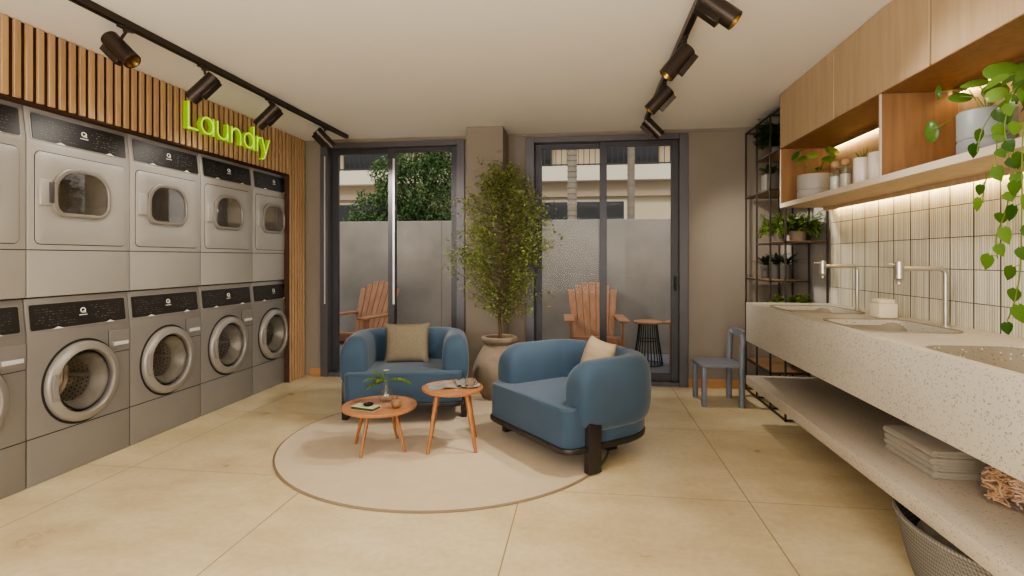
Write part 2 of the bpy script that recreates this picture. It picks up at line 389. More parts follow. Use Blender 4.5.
def leaf(bm, p, d, up, L, W, fold=.25, curl=.2, heart=False):
    """a folded, slightly curled leaf blade of six quads"""
    d = d.normalized(); s = d.cross(up)
    if s.length < 1e-4: s = d.cross(Vector((1, 0, 0)))
    s.normalize(); u = s.cross(d).normalized()
    prof = ((0, .30), (.12, .95), (.35, 1.0), (.65, .72), (1, 0)) if heart else ((0, .05), (.25, .8), (.55, 1), (.8, .6), (1, 0))
    mid = []; lf = []; rt = []
    for t, w in prof:
        c = p+d*(L*t)-u*(curl*L*t*t); mid.append(bm.verts.new(c))
        if w == 0: lf.append(None); rt.append(None); continue
        back = -d*(L*.12) if heart and t == 0 else Vector()
        lf.append(bm.verts.new(c+s*(W/2*w)+u*(fold*W/2*w)+back)); rt.append(bm.verts.new(c-s*(W/2*w)+u*(fold*W/2*w)+back))
    for i in range(4):
        if lf[i+1] is None:
            bm.faces.new((mid[i], lf[i], mid[i+1])); bm.faces.new((mid[i], mid[i+1], rt[i]))
        else:
            bm.faces.new((mid[i], lf[i], lf[i+1], mid[i+1])); bm.faces.new((mid[i], mid[i+1], rt[i+1], rt[i]))
def small_leaf(bm, p, d, up, L, W):
    d = d.normalized(); s = d.cross(up)
    if s.length < 1e-4: s = Vector((1, 0, 0))
    s.normalize(); u = s.cross(d)
    a = bm.verts.new(p); b = bm.verts.new(p+d*L*.45+s*W/2+u*W*.12); c = bm.verts.new(p+d*L-u*L*.1); e = bm.verts.new(p+d*L*.45-s*W/2+u*W*.12)
    bm.faces.new((a, b, c)); bm.faces.new((a, c, e))
def rv(): return Vector((random.uniform(-1, 1), random.uniform(-1, 1), random.uniform(-1, 1)))
def arc(p0, d, L, droop, n=6):
    pts = [Vector(p0)]; v = Vector(d).normalized()
    for i in range(n):
        pts.append(pts[-1]+v*(L/n)); v = (v+Vector((0, 0, -droop/n))).normalized()
    return pts

# ------------------------------------------------------------------ room shell
H = 2.54; XL = -3.78; XR = 1.88; YB = 5.53; YF = -2.6
b = BM(); box(b, XL-.2, XR+.2, YF-.2, YB+.02, -.12, 0); obj('floor', b, 'floor', kind='structure', ang=None)
b = BM(); box(b, XL-.2, XR+.2, YF-.2, YB+.25, H, H+.15); obj('ceiling', b, 'ceiling', kind='structure', ang=None)
D1 = (-2.81, -1.226); D2 = (-.588, 1.016); DT = 2.50
b = BM()
box(b, XL-.2, D1[0], YB, YB+.22, 0, H); box(b, D1[1], D2[0], YB, YB+.22, 0, H); box(b, D2[1], XR+.2, YB, YB+.22, 0, H)
box(b, D1[0], D1[1], YB, YB+.22, DT, H); box(b, D2[0], D2[1], YB, YB+.22, DT, H)
obj('wall_back', b, 'wall', kind='structure', ang=None)
b = BM(); box(b, XR, XR+.2, YF-.2, YB, 0, H); wall_r = obj('wall_right', b, 'wall_right', kind='structure', ang=None)
b = BM(); box(b, XL-.2, XL, YF-.2, YB, 0, H); box(b, XL, -3.03, YF, 1.918, 0, H)
box(b, XL, -3.06, 1.918, 5.205, 2.135, H)
box(b, XL, -3.03, 5.37, YB, 0, H)
obj('wall_left', b, 'wall', kind='structure', ang=None)
b = BM(); box(b, XL, XR, YF-.2, YF, 0, .3); box(b, XL, XR, YF-.2, YF, 2.3, H); box(b, XL, -3.0, YF-.2, YF, .3, 2.3); box(b, 1.3, XR, YF-.2, YF, .3, 2.3)
box(b, -.9, -.8, YF-.2, YF, .3, 2.3)
obj('wall_front', b, 'wall_right', kind='structure', ang=None)
b = BM(); box(b, -1.13, -.77, 5.15, YB, 0, H, .004, 1); obj('trim_1', b, 'wall', kind='structure')          # column
b = BM()
for x0, x1, y0, y1 in ((-1.226, -1.13, YB-.012, YB), (-.77, -.588, YB-.012, YB), (1.016, XR, YB-.012, YB), (-2.93, -2.81, YB-.012, YB)):
    box(b, x0, x1, y0, y1, 0, .085, .003, 1)
box(b, -1.13, -.77, 5.138, 5.15, 0, .085, .003, 1)
obj('baseboard_back', b, 'basewood', kind='structure')
b = BM(); box(b, -2.93, XR, YB-.012, YB, 2.515, 2.54); obj('trim_3', b, 'wall', kind='structure')

# wooden slats above and beside the machines
def slats():
    b = BM(); y = -.6
    while y < 5.16:
        box(b, -2.998, -2.98, y, y+.036, 2.125, H-.002, .003, 1); y += .0632
    y = 5.206
    while y < YB-.03:
        box(b, -2.998, -2.98, y, y+.029, 0, H-.002, .003, 1); y += .054
    o = obj('trim_2', b, 'slat', kind='structure')
    b = BM(); box(b, -3.035, -2.998, -.6, 5.206, 2.12, H-.001); box(b, -3.035, -2.998, 5.2, YB-.002, 0, H-.001)
    obj('slat_backing', b, 'slatback', o, ang=None)
    b = BM(); box(b, -3.06, -2.985, -.6, 5.2, 2.113, 2.12); box(b, -3.035, -2.982, 5.196, 5.2, 0, 2.12)
    obj('edge_trim', b, 'slatback', o, ang=None)
slats()

# ------------------------------------------------------------------ sliding doors
def sliding_door(name, x0, x1, zt):
    d = struct(name, ((x0+x1)/2, YB, 0)); w = (x1-x0)/2
    b = BM(); fw = .085
    box(b, -w, -w+fw, -.02, .16, 0, zt, .003, 1); box(b, w-fw, w, -.02, .16, 0, zt, .003, 1)
    box(b, -w+fw, w-fw, -.02, .16, zt-.055, zt, .003, 1); box(b, -w+fw, w-fw, -.005, .18, -.002, .045, .003, 1)
    obj('door_frame', b, 'frame', d)
    i = w-fw; m = -.02
    for s, (a, c, y) in enumerate(((-i, m+.035, .085), (m-.035, i, .04))):
        b = BM(); st = .07; y0, y1 = y, y+.04
        box(b, a, a+st, y0, y1, .045, zt-.055, .002, 1); box(b, c-st, c, y0, y1, .045, zt-.055, .002, 1)
        box(b, a+st, c-st, y0, y1, zt-.105, zt-.055, .002, 1); box(b, a+st, c-st, y0, y1, .045, .12, .002, 1)
        p = obj('sliding_panel', b, 'frame2', d)
        b = BM(); box(b, a+st-.005, c-st+.005, y+.016, y+.024, .115, zt-.1); obj('glass_pane', b, 'glass', p, ang=None)
    return d, w, m
d, w, m = sliding_door('door_1', D1[0], D1[1], DT)
b = BM(); box(b, -.0, .022, .028, .04, .78, 2.33, .002, 1); obj('reflection_bar', b, 'pale', d)  # pale bar imitating outdoor light reflected on the middle stile
b = BM(); box(b, -w+.05, -w+.062, -.032, -.02, .78, 2.36, .002, 1); obj('reflection_strip', b, 'pale', d)  # painted reflection as a thin pale strip on the left jamb
d, w, m = sliding_door('door_2', D2[0], D2[1], DT)
b = BM(); box(b, w-.13, w-.105, .022, .04, .95, 1.09, .004, 1); box(b, w-.128, w-.108, .0, .022, .99, 1.03, .004, 1); obj('door_handle', b, 'black', d)

# ------------------------------------------------------------------ laundry machines (front faces +x, width along +y)
MW = .686
def body_profile(h, zs, back):
    # side outline in (x, z): front is x=0, sloped console at the top
    return [(-.7, 0), (0, 0), (0, zs), (-back, h), (-.7, h)]
XZ = Matrix(((1, 0, 0, 0), (0, 0, 1, 0), (0, 1, 0, 0), (0, 0, 0, 1)))   # prism (x, y, z)->(x, z, y)
def machine_body(h, zs, back, name, m, parent, cut):
    b = BM(); prism(b, body_profile(h, zs, back), .003, MW-.003, 0, mtx=XZ)
    bmesh.ops.recalc_face_normals(b, faces=b.faces)
    bmesh.ops.bevel(b, geom=b.edges[:], offset=.006, segments=2, affect='EDGES', profile=.5)
    o = obj(name, b, m, parent)
    c = BM(); cut(c); co = obj('cut', c, m); 
    # the cutter lives in the thing's own frame
    co.parent = parent; bpy.context.view_layer.update()
    boolcut(o, [co]); return o
def console_mtx(zs, h, back, off):
    """frame lying in the sloped console face: local x->Y, y->up the slope, z->out"""
    up = Vector((-back, 0, h-zs)).normalized(); out = Vector((0, 1, 0)).cross(up).normalized()
    if out.x < 0: out = -out
    o = Vector((0, 0, zs))+out*off
    return Matrix(((0, up.x, out.x, o.x), (1, 0, 0, 0), (0, up.z, out.z, o.z), (0, 0, 0, 1)))
def console(parent, zs, h, back, y0, y1, s0, s1, pm='panel'):
    mt = console_mtx(zs, h, back, 0)
    b = BM(); prism(b, rrect(y0-.008, y1+.008, s0-.007, s1+.007, .012, 3), -.004, .004, 0, mtx=mt); obj('panel_surround', b, 'ring', parent)
    b = BM(); prism(b, rrect(y0, y1, s0, s1, .01, 3), 0, .007, 0, mtx=mt); pn = obj('control_panel', b, pm, parent)
    rnd = random.Random(5); b = BM(); hgt = s1-s0; cy = (y0+y1)/2+.01
    def q(x, y, w, hh): box(b, x, x+w, y, y+hh, .0065, .0078, mtx=mt)
    for r in range(7):
        x = y0+.03; yy = s0+.02+r*(hgt-.035)/7
        while x < y1-.03:
            wq = rnd.uniform(.004, .016)
            if abs(x-cy) > .05 and rnd.random() < .5: q(x, yy, wq, rnd.choice((.002, .003, .0045)))
            x += wq+rnd.uniform(.005, .014)
    obj('panel_markings', b, 'mark', pn, ang=None)
    b = BM(); t = s0+hgt*.62
    pts = [(cy+.0155*math.cos(a), t+.0135*math.sin(a), .0085) for a in [2*PI*k/18 for k in range(18)]]
    mt3 = mt
    tt = BM(); tube(tt, pts, .0032, 5, closed=True); tube(tt, [(cy+.002, t-.004, .0085), (cy+.017, t-.016, .0085)], .003, 5)
    for k in range(7): box(tt, cy-.026+k*.0078, cy-.021+k*.0078, t-.031, t-.025, .007, .0083)
    merge(b, tt, mt3); obj('logo', b, 'logo', pn, ang=None)
    # pale chevrons on the panel's lower edge
    for cx in (y0+hgt*1.1, y1-hgt*.85):
        b = BM(); t_ = BM(); vs = [t_.verts.new(v) for v in ((cx-.035, s0-.004, .008), (cx+.035, s0-.004, .008), (cx, s0+.009, .008))]; t_.faces.new(vs); merge(b, t_, mt)
        obj('panel_notch', b, 'logo', pn, ang=None)

# --- dryer
def make_dryer(label):
    T = thing('tumble_dryer', label, 'dryer', (-3.04, 2.611, 1.052), group='tumble dryers on the upper row')
    h = 1.066; zs = .865; back = .022
    wy0, wy1, wz0, wz1 = .165, .5, .485, .73
    def cut(c): prism(c, rrect(wy0, wy1, wz0, wz1, [.055, .075, .12, .12], 8), -.3, .05, mtx=YZ)
    machine_body(h, zs, back, 'cabinet_body', 'dryer', T, cut)
    # door: raised plate with dark gap around it
    fo = rrect(.045, .642, .3, .822, .03, 5); fi = rrect(wy0, wy1, wz0, wz1, [.055, .075, .12, .12], 5)
    b = BM(); ring_prism(b, rrect(.041, .646, .296, .826, .034, 5), fo, 0, .0012, YZ); obj('door_gap', b, 'groove', T, ang=None)
    b = BM(); ring_prism(b, fo, fi, .0, .006, YZ, .002); dr = obj('door', b, 'dryer', T)
    b = BM(); ring_prism(b, rrect(wy0-.03, wy1+.02, wz0-.024, wz1+.024, [.075, .09, .14, .14], 8), rrect(wy0, wy1, wz0, wz1, [.055, .075, .12, .12], 8), .004, .022, YZ, .006); obj('window_rim', b, 'ring', dr)
    b = BM(); prism(b, rrect(wy0, wy1, wz0, wz1, [.055, .075, .12, .12], 8), .008, .012, mtx=YZ); obj('window_glass', b, 'doorglass', dr, ang=None)
    b = BM(); box(b, 0, .02, .062, .13, .52, .668, .004, 2); hd = obj('door_handle', b, 'dryer', dr)
    b = BM(); box(b, .016, .0235, .108, .14, .535, .655, .004, 2); obj('handle_grip', b, 'frame', hd)
    b = BM(); lathe(b, [(.18, -.29), (.18, -.02)], 40, Matrix.Translation((0, .335, .6)) @ Matrix.Rotation(PI/2, 4, 'Y'))
    for k in range(30):
        a = 2*PI*k/30; box(b, -.28, -.03, .335+.176*math.cos(a)-.003, .335+.176*math.cos(a)+.003, .6+.176*math.sin(a)-.003, .6+.176*math.sin(a)+.003)
    lathe(b, [(0, -.285), (.18, -.285)], 40, Matrix.Translation((0, .335, .6)) @ Matrix.Rotation(PI/2, 4, 'Y'))
    obj('drum', b, 'steel', T)
    b = BM(); box(b, -.001, .0012, .003, MW-.003, .263, .268); obj('panel_seam', b, 'groove', T, ang=None)
    console(T, zs, h, back, .03, .65, .02, .168)
    return T
# --- washer
def make_washer(label):
    T = thing('washing_machine', label, 'washing machine', (-3.04, 2.611, 0), group='front-loading washers on the lower row')
    h = 1.045; zs = .84; back = .022; cy, cz, rr = .335, .525, .186
    RX = Matrix.Translation((0, cy, cz)) @ Matrix.Rotation(PI/2, 4, 'Y')
    def cut(c): lathe(c, [(0, -.33), (rr+.012, -.33), (rr+.012, .05), (0, .05)], 48, RX)
    machine_body(h, zs, back, 'cabinet_body', 'machine', T, cut)
    # raised front panel from the kick line up to the shoulder, door protruding
    b = BM(); lathe(b, [(.186, .0), (.186, .028), (.19, .038), (.196, .041), (.232, .033), (.239, .026), (.242, .016), (.242, .0)], 64, RX); dr = obj('door_ring', b, 'ring', T)
    b = BM(); lathe(b, [(.242, .0005), (.256, .0005), (.256, .002), (.242, .002)], 64, RX); obj('door_shadow_gap', b, 'groove', T)
    b = BM(); lathe(b, [(.186, .024), (.178, .03), (.12, .022), (.06, .012), (0, .008)], 48, RX); obj('door_glass', b, 'doorglass', dr)
    b = BM(); t = [(cy+.212*math.cos(a), cz+.212*math.sin(a)) for a in [PI-.35+k*.07 for k in range(11)]]
    rib(b, t, .034, .036, .052); bmesh.ops.bevel(b, geom=b.edges[:], offset=.005, segments=2, affect='EDGES'); obj('door_handle', b, 'ring', dr)
    b = BM(); lathe(b, [(.197, .0), (.18, -.03), (.178, -.06), (.196, -.07)], 48, RX); obj('door_gasket', b, 'rubber', T)
    b = BM(); lathe(b, [(.188, -.07), (.19, -.30), (.175, -.31), (.15, -.295), (.13, -.31), (.105, -.295), (.085, -.31), (.06, -.295), (.04, -.305), (0, -.285)], 48, RX)
    for k in range(3):
        a = 2*PI*k/3+.5; t_ = BM(); box(t_, -.28, -.09, -.016, .016, .16, .188, .01, 2); merge(b, t_, Matrix.Translation((0, cy, cz)) @ Matrix.Rotation(a, 4, 'X'))
    obj('drum', b, 'steel', T)
    b = BM(); lathe(b, [(.172, .012), (.165, -.01), (.14, -.05), (.132, -.075), (.126, -.075), (.134, -.048), (.158, -.008), (.164, .012)], 48, RX); obj('door_bowl_rim', b, 'ring', dr); b = BM()
    for j in range(7):
        for k in range(44):
            a = 2*PI*(k+.5*(j % 2))/44; xx = -.09-j*.032
            t_ = BM(); bmesh.ops.create_circle(t_, cap_ends=True, radius=.0055, segments=6)
            merge(b, t_, Matrix.Translation((xx, cy+.1865*math.cos(a), cz+.1865*math.sin(a))) @ Matrix.Rotation(a, 4, 'X') @ Matrix.Rotation(PI/2, 4, 'X'))
    dp = obj('drum_holes', b, 'groove', T, ang=None); dp['kind'] = 'stuff'
    # detergent drawer with light handle
    b = BM(); box(b, -.001, .003, .525, .682, .672, .80, .002, 1); box(b, .0, .008, .54, .672, .685, .73, .004, 2)
    dw = obj('detergent_drawer', b, 'machine', T)
    b = BM(); box(b, .007, .0105, .55, .664, .70, .724, .002, 1); obj('drawer_pull', b, 'pale', dw)
    b = BM(); box(b, -.001, .0015, .003, MW-.003, .262, .267); obj('panel_seam', b, 'groove', T, ang=None)
    b = BM(); box(b, -.001, .0015, .5205, MW-.003, .655, .659); box(b, -.001, .0015, .517, .5205, .655, .803); obj('panel_seam', b, 'groove', T, ang=None)
    console(T, zs, h, back, .02, .648, .025, .168, 'panel2')
    return T
dl = ['leftmost stacked dryer cut off by the left edge of the photo', 'silver dryer second from the left, the nearest one fully in view',
      'silver dryer in the middle of the upper row, third from the left', 'silver dryer below the green lettering, second from the wood slat post', 'silver dryer on the upper row right beside the wood slat post']
wl = ['front-loading washer cut off by the left edge of the photo', 'nearest fully visible front-loading washer with a large round door',
      'front-loading washer in the middle of the lower row, third from the left', 'front-loading washer second from the wood slat post', 'front-loading washer on the lower row right beside the wood slat post']
D = make_dryer(dl[1]); W = make_washer(wl[1])
for k in (0, 2, 3, 4):
    dup(D, (-3.04, 2.611+(k-1)*MW, 1.052), dl[k]); dup(W, (-3.04, 2.611+(k-1)*MW, 0), wl[k])

# ------------------------------------------------------------------ LAUNDRY sign
def circ(cx, cy, rx, ry, a0=0, a1=360, n=20): return [(cx+rx*math.cos(R(a0+(a1-a0)*k/n)), cy+ry*math.sin(R(a0+(a1-a0)*k/n))) for k in range(n+1)]
def letters():
    T = thing('wall_sign', 'lime green raised lettering spelling Laundry on the wood slats', 'sign', (-2.975, 3.705, 2.243))
    xh = .158; cap = .235; r = xh/2; g = .0
    def n_(x): return [[(x, 0), (x, xh)], [(x, xh-r*.95)]+[(x+.062+.062*math.cos(R(a)), xh-.065+.065*math.sin(R(a))) for a in range(170, -1, -17)]+[(x+.124, 0)]]
    L = []
    L.append([[(.012, cap), (.012, 0)], [(.0, .012), (.115, .012)]])
    L.append([circ(.222, r, .068, r-.008), [(.293, xh), (.293, 0)]])
    L.append([[(.345, xh), (.345, .065)]+[(.345+.062-.062*math.cos(R(a)), .067-.06*math.sin(R(a))) for a in range(15, 171, 17)]+[(.469, .07), (.469, xh)], [(.469, .07), (.469, 0)]])
    L.append([[(.525, 0), (.525, xh)], [(.525, .085)]+[(.525+.06-.06*math.cos(R(a)), .09+.06*math.sin(R(a))) for a in range(10, 181, 17)]+[(.645, .08), (.645, 0)]])
    L.append([circ(.765, r, .068, r-.008), [(.837, cap), (.837, 0)]])
    L.append([[(.892, 0), (.892, xh)], [(.892, .09), (.9, .125), (.92, .145), (.945, .15)]])
    L.append([[(.965, xh), (1.022, .0)], [(1.085, xh), (1.022, 0), (1.0, -.055), (.965, -.065)]])
    for st in L:
        b = BM()
        for s in st: rib(b, [(p[0]*.985, p[1]*.88) for p in s], .0148, 0, .036)
        o = obj('letter', b, 'sign', T)
        b = BM()
        for s in st: rib(b, [(p[0]*.985, p[1]*.88) for p in s], .0143, .0361, .039)
        obj('letter_face', b, 'signface', o)
letters()

# ------------------------------------------------------------------ ceiling track lights
def track(label, x, y0, y1):
    T = thing('ceiling_track', label, 'track', (x, y0, 2.50)); b = BM()
    box(b, -.018, .018, 0, y1-y0, 0, .039, .002, 1); obj('rail', b, 'lamp', T)
    b = BM(); box(b, -.009, .009, .01, y1-y0-.01, -.003, .001); obj('conductor_slot', b, 'black', T, ang=None)
track('dark ceiling track running above the laundry machines', -2.42, 0.4, 5.32)
track('dark ceiling track running across the ceiling toward the right door', .556, .4, 5.0)
def spot(att, s, e, label, power, group, boxside=1):
    T = thing('spot_light', label, 'spotlight', att, group=group)
    A = Vector(att); S = Vector(s)-A; E = Vector(e)-A; d = (E-S).normalized(); Ln = (E-S).length
    b = BM(); tube(b, [(0, 0, -.001), (0, 0, -.022)], .016, 12); mid = S.lerp(E, .28); tube(b, [(0, 0, -.02), tuple(mid*.5+Vector((0, 0, -.015))), tuple(mid)], .008, 8)
    box(b, -.014, .014, -.05, .05, -.012, -.0005, .002, 1)
    obj('swivel_arm', b, 'lamp', T)
    q = d.to_track_quat('Z', 'Y').to_matrix().to_4x4(); mt = Matrix.Translation(S) @ q
    r = .046
    b = BM(); lathe(b, [(0, 0), (r-.004, 0), (r, .004), (r, Ln-.002), (r-.002, Ln), (r-.007, Ln), (r-.007, Ln-.045), (0, Ln-.05)], 28, mt); bd = obj('lamp_body', b, 'lamp', T)
    b = BM(); lathe(b, [(r-.008, Ln-.001), (.02, Ln-.044), (0, Ln-.046)], 28, mt); obj('reflector', b, 'brass', bd)
    # driver box along one side
    side = Vector((boxside, 0, 0)); side = (side-d*side.dot(d)).normalized(); up = d.cross(side)
    fm = Matrix((( side.x, up.x, d.x, S.x), (side.y, up.y, d.y, S.y), (side.z, up.z, d.z, S.z), (0, 0, 0, 1)))
    b = BM(); box(b, r-.006, r+.028, -.02, .02, .01, Ln*.72, .002, 1, mtx=fm); obj('driver_box', b, 'lamp', bd)
    li = bpy.data.lights.new('spot_beam', 'SPOT'); li.energy = power; li.spot_size = R(88); li.spot_blend = .8; li.shadow_soft_size = .06; li.color = (1, .93, .83)
    lo = bpy.data.objects.new('spot_beam', li); COL.objects.link(lo); lo.parent = T
    lo.location = E+d*.01; lo.rotation_euler = d.to_track_quat('-Z', 'Y').to_euler()
gl = 'spotlights on the left ceiling track'; gr = 'spotlights on the right ceiling track'
SP = 62
spot((-2.42, 2.6, 2.5), (-2.54, 2.62, 2.46), (-2.40, 2.62, 2.325), 'spotlight nearest the camera on the left track, brass mouth showing', SP*.12, gl, -1)
spot((-2.42, 3.2, 2.5), (-2.36, 3.22, 2.44), (-2.486, 3.16, 2.28), 'spotlight aimed at the left end of the green lettering', SP*.12, gl, 1)
spot((-2.42, 3.94, 2.5), (-2.365, 3.95, 2.45), (-2.50, 3.90, 2.29), 'spotlight hanging in front of the last green letters', SP*.15, gl, 1)
spot((-2.42, 4.85, 2.5), (-2.50, 4.83, 2.475), (-2.38, 4.92, 2.33), 'spotlight at the far end of the left track by the glass door', SP*1.6, gl, -1)
spot((.556, 2.6, 2.5), (.545, 2.6, 2.47), (.68, 2.57, 2.345), 'spotlight nearest the camera on the right track, cut by the top edge', SP*.3, gr, -1)
spot((.556, 3.14, 2.5), (.58, 3.14, 2.445), (.457, 3.14, 2.295), 'second spotlight on the right track aimed left', SP, gr, 1)
spot((.556, 3.9, 2.5), (.592, 3.9, 2.45), (.455, 3.92, 2.31), 'third spotlight on the right track aimed left', SP, gr, 1)
spot((.556, 4.85, 2.5), (.53, 4.85, 2.475), (.666, 4.86, 2.335), 'farthest spotlight on the right track aimed right', SP, gr, -1)

# ------------------------------------------------------------------ rug
b = BM(); RC = (-.955, 3.731)
lathe(b, [(0, .009), (1.112, .009), (1.118, .0)], 96); 
rug = obj('round_rug', b, 'rug', loc=(RC[0], RC[1], .001)); tag(rug, 'large round beige rug under the armchairs and coffee tables', 'rug')
b = BM(); lathe(b, [(1.112, .0092), (1.118, .0105), (1.1246, .006), (1.1246, 0), (1.112, 0)], 96); obj('rug_binding', b, 'rugedge', rug)

# ------------------------------------------------------------------ armchair (front is -y)
def sgn(v, p): return math.copysign(abs(v)**p, v)
def make_armchair(label, loc, rz):
    T = thing('armchair', label, 'armchair', loc, rz, 'round blue tub armchairs')
    # roll
    path = []; yf = -.368; a = .395
    for k in range(12): path.append(Vector((-a, yf+(.05-yf)*k/12, 0)))
    for k in range(33):
        t = PI-PI*k/32; path.append(Vector((a*sgn(math.cos(t), .8), .05+.222*sgn(math.sin(t), .85), 0)))
    for k in range(1, 13): path.append(Vector((a, .05-(.05-yf)*k/12, 0)))
    # resample denser near the ends for the rounding
    def length(): 
        s = [0]
        for p, q in zip(path, path[1:]): s.append(s[-1]+(q-p).length)
        return s
    S = length(); tot = S[-1]
    def at(s):
        for i in range(len(S)-1):
            if s <= S[i+1]+1e-9:
                f = (s-S[i])/max(1e-9, S[i+1]-S[i]); return path[i].lerp(path[i+1], f)
        return path[-1].copy()
    rr = .15; smp = [rr*(1-math.cos(R(9*k))) for k in range(0, 11)]
    smp = smp + [rr+(tot-2*rr)*k/50 for k in range(1, 50)] + [tot-v for v in smp[::-1]]
    b = BM(); rings = []; n = 36
    for s in smp:
        p = at(s); q1 = at(max(0, s-.01)); q2 = at(min(tot, s+.01)); d = (q2-q1).normalized(); side = Vector((d.y, -d.x, 0))
        e = min(s, tot-s)
        k = math.sqrt(max(0, 1-((rr-e)/rr)**2)) if e < rr else 1
        hz = .214-.14*(1-k); wt = .108*max(.02, 1-(1-k)**2.2)**.5
        hz = max(hz, .075*1.0 if k > 0 else .07)
        ring = []
        mid = .432; bk = (p.y+.335)/.75
        hh = hz
        for j in range(n):
            t = 2*PI*j/n; x = wt*sgn(math.cos(t), .75); z = hh*sgn(math.sin(t), .68)
            ring.append(b.verts.new(p+side*x+Vector((0, 0, mid+z+.0*bk))))
        rings.append(ring)
    for A, B in zip(rings, rings[1:]):
        for j in range(n): b.faces.new((A[j], A[(j+1) % n], B[(j+1) % n], B[j]))
    b.faces.new(rings[0]); b.faces.new(rings[-1][::-1])
    bmesh.ops.recalc_face_normals(b, faces=b.faces)
    rl = obj('wraparound_backrest', b, 'fabric', T, ang=80)
    for sx in (-1, 1):
        b = BM(); pts = []
        px = sx*.2; t_ = math.acos(max(-1, min(1, sgn(px/a, 1/.8)))); py = .05+.222*math.sin(t_)**.85
        for k in range(19):
            an = R(-75+k*180/18*1.5*.66); pts.append((px, py-.1085*sgn(math.cos(an), .75), .432+.2145*sgn(math.sin(an), .68)))
        tube(b, pts, .0025, 5); obj('back_seam', b, 'fabric', rl)
    # seat block
    b = BM(); prism(b, rrect(-.445, .445, -.455, .35, [.06, .06, .3, .3], 8), .152, .384, .02, 4); st = obj('seat', b, 'fabric', T, ang=60)
    b = BM(); o_ = rrect(-.443, .443, -.453, .345, [.06, .06, .3, .3], 8); tube(b, [(x, y, .371) for x, y in o_], .004, 6, closed=True); obj('piping', b, 'fabric', st)
    b = BM(); prism(b, rrect(-.465, .465, -.47, .36, [.09, .09, .34, .34], 8), .125, .158, .008, 2); obj('plinth', b, 'plinth', T)
    for sx in (-1, 1):
        for y0, y1, zt in ((-.32, -.225, .30), (.05, .13, .2)):
            b = BM(); xo = .462 if y0 < 0 else .22
            box(b, sx*xo-.024, sx*xo+.024, y0, y1, 0, zt, .004, 2); obj('leg', b, 'plinth', T)
    return T
CH1 = make_armchair('blue armchair facing the camera in front of the left glass door', (-1.465, 4.43, .0095), R(12.7))
CH2 = dup(CH1, (-.036, 3.756, .0095), 'blue armchair at the rug edge turned sideways, its back to the right glass door', R(-50))

def cushion(name, label, m, loc, rot, w=.36, h=.34, t=.13, puff=1.0, group=None):
    b = BM(); n = 14; G = {}
    for s in (0, 1):
        for i in range(n+1):
            for j in range(n+1):
                u = i/n*2-1; v = j/n*2-1
                f = ((1-u*u)*(1-v*v))**.38; pin = 1-.07*(1-abs(u)**2)*abs(v)**2*1 if True else 1
                x = u*w/2*(1-.08*(1-v*v)*abs(u)**3*0-.06*(1-v*v)); z = v*h/2*(1-.07*(1-u*u))
                if s and (i in (0, n) or j in (0, n)): G[s, i, j] = G[0, i, j]; continue
                G[s, i, j] = b.verts.new((x, (1 if s else -1)*t/2*f, z))
    for s in (0, 1):
        for i in range(n):
            for j in range(n):
                q = [G[s, i, j], G[s, i+1, j], G[s, i+1, j+1], G[s, i, j+1]]
                b.faces.new(q if s else q[::-1])
    o = obj(name, b, m, ang=80); o.location = loc; o.rotation_euler = rot
    return tag(o, label, 'cushion')
cushion('cushion', 'taupe woven square cushion leaning on the blue armchair facing the camera', 'pillow1', (-1.492, 4.46, .55), (R(-14), 0, R(12.7)), .38, .34)
cushion('cushion', 'beige cushion with pale stripes leaning in the sideways armchair', 'pillow2', (.085, 3.83, .54), (R(-18), R(4), R(-60)), .32, .34, .15)

# ------------------------------------------------------------------ coffee tables
def coffee_table(label, loc, r, h, sp, legr, rz):
    T = thing('coffee_table', label, 'coffee table', loc, rz, 'round wooden coffee tables')
    b = BM(); lathe(b, [(0, h-.024), (r-.02, h-.024), (r-.004, h-.016), (r, h-.006), (r-.001, h+.003), (r-.006, h+.003), (r-.012, h-.002), (0, h-.002)], 64); obj('table_top', b, 'tablewood', T)
    for sx, sy in ((1, 1), (1, -1), (-1, 1), (-1, -1)):
        b = BM(); tube(b, [(sx*sp*.62, sy*sp*.62, h-.022), (sx*sp, sy*sp, 0)], [legr*1.25, legr*.8], 12); obj('leg', b, 'legwood', T)
coffee_table('low wide round wooden coffee table holding the glass vase', (-1.345, 3.46, .0105), .245, .285, .14, .011, R(30))
coffee_table('taller small round wooden coffee table holding the cup and magazine', (-.878, 3.575, .0105), .205, .392, .155, .0145, R(12))
T1 = (-1.345, 3.46, .2945); T2 = (-.878, 3.58, .4015)

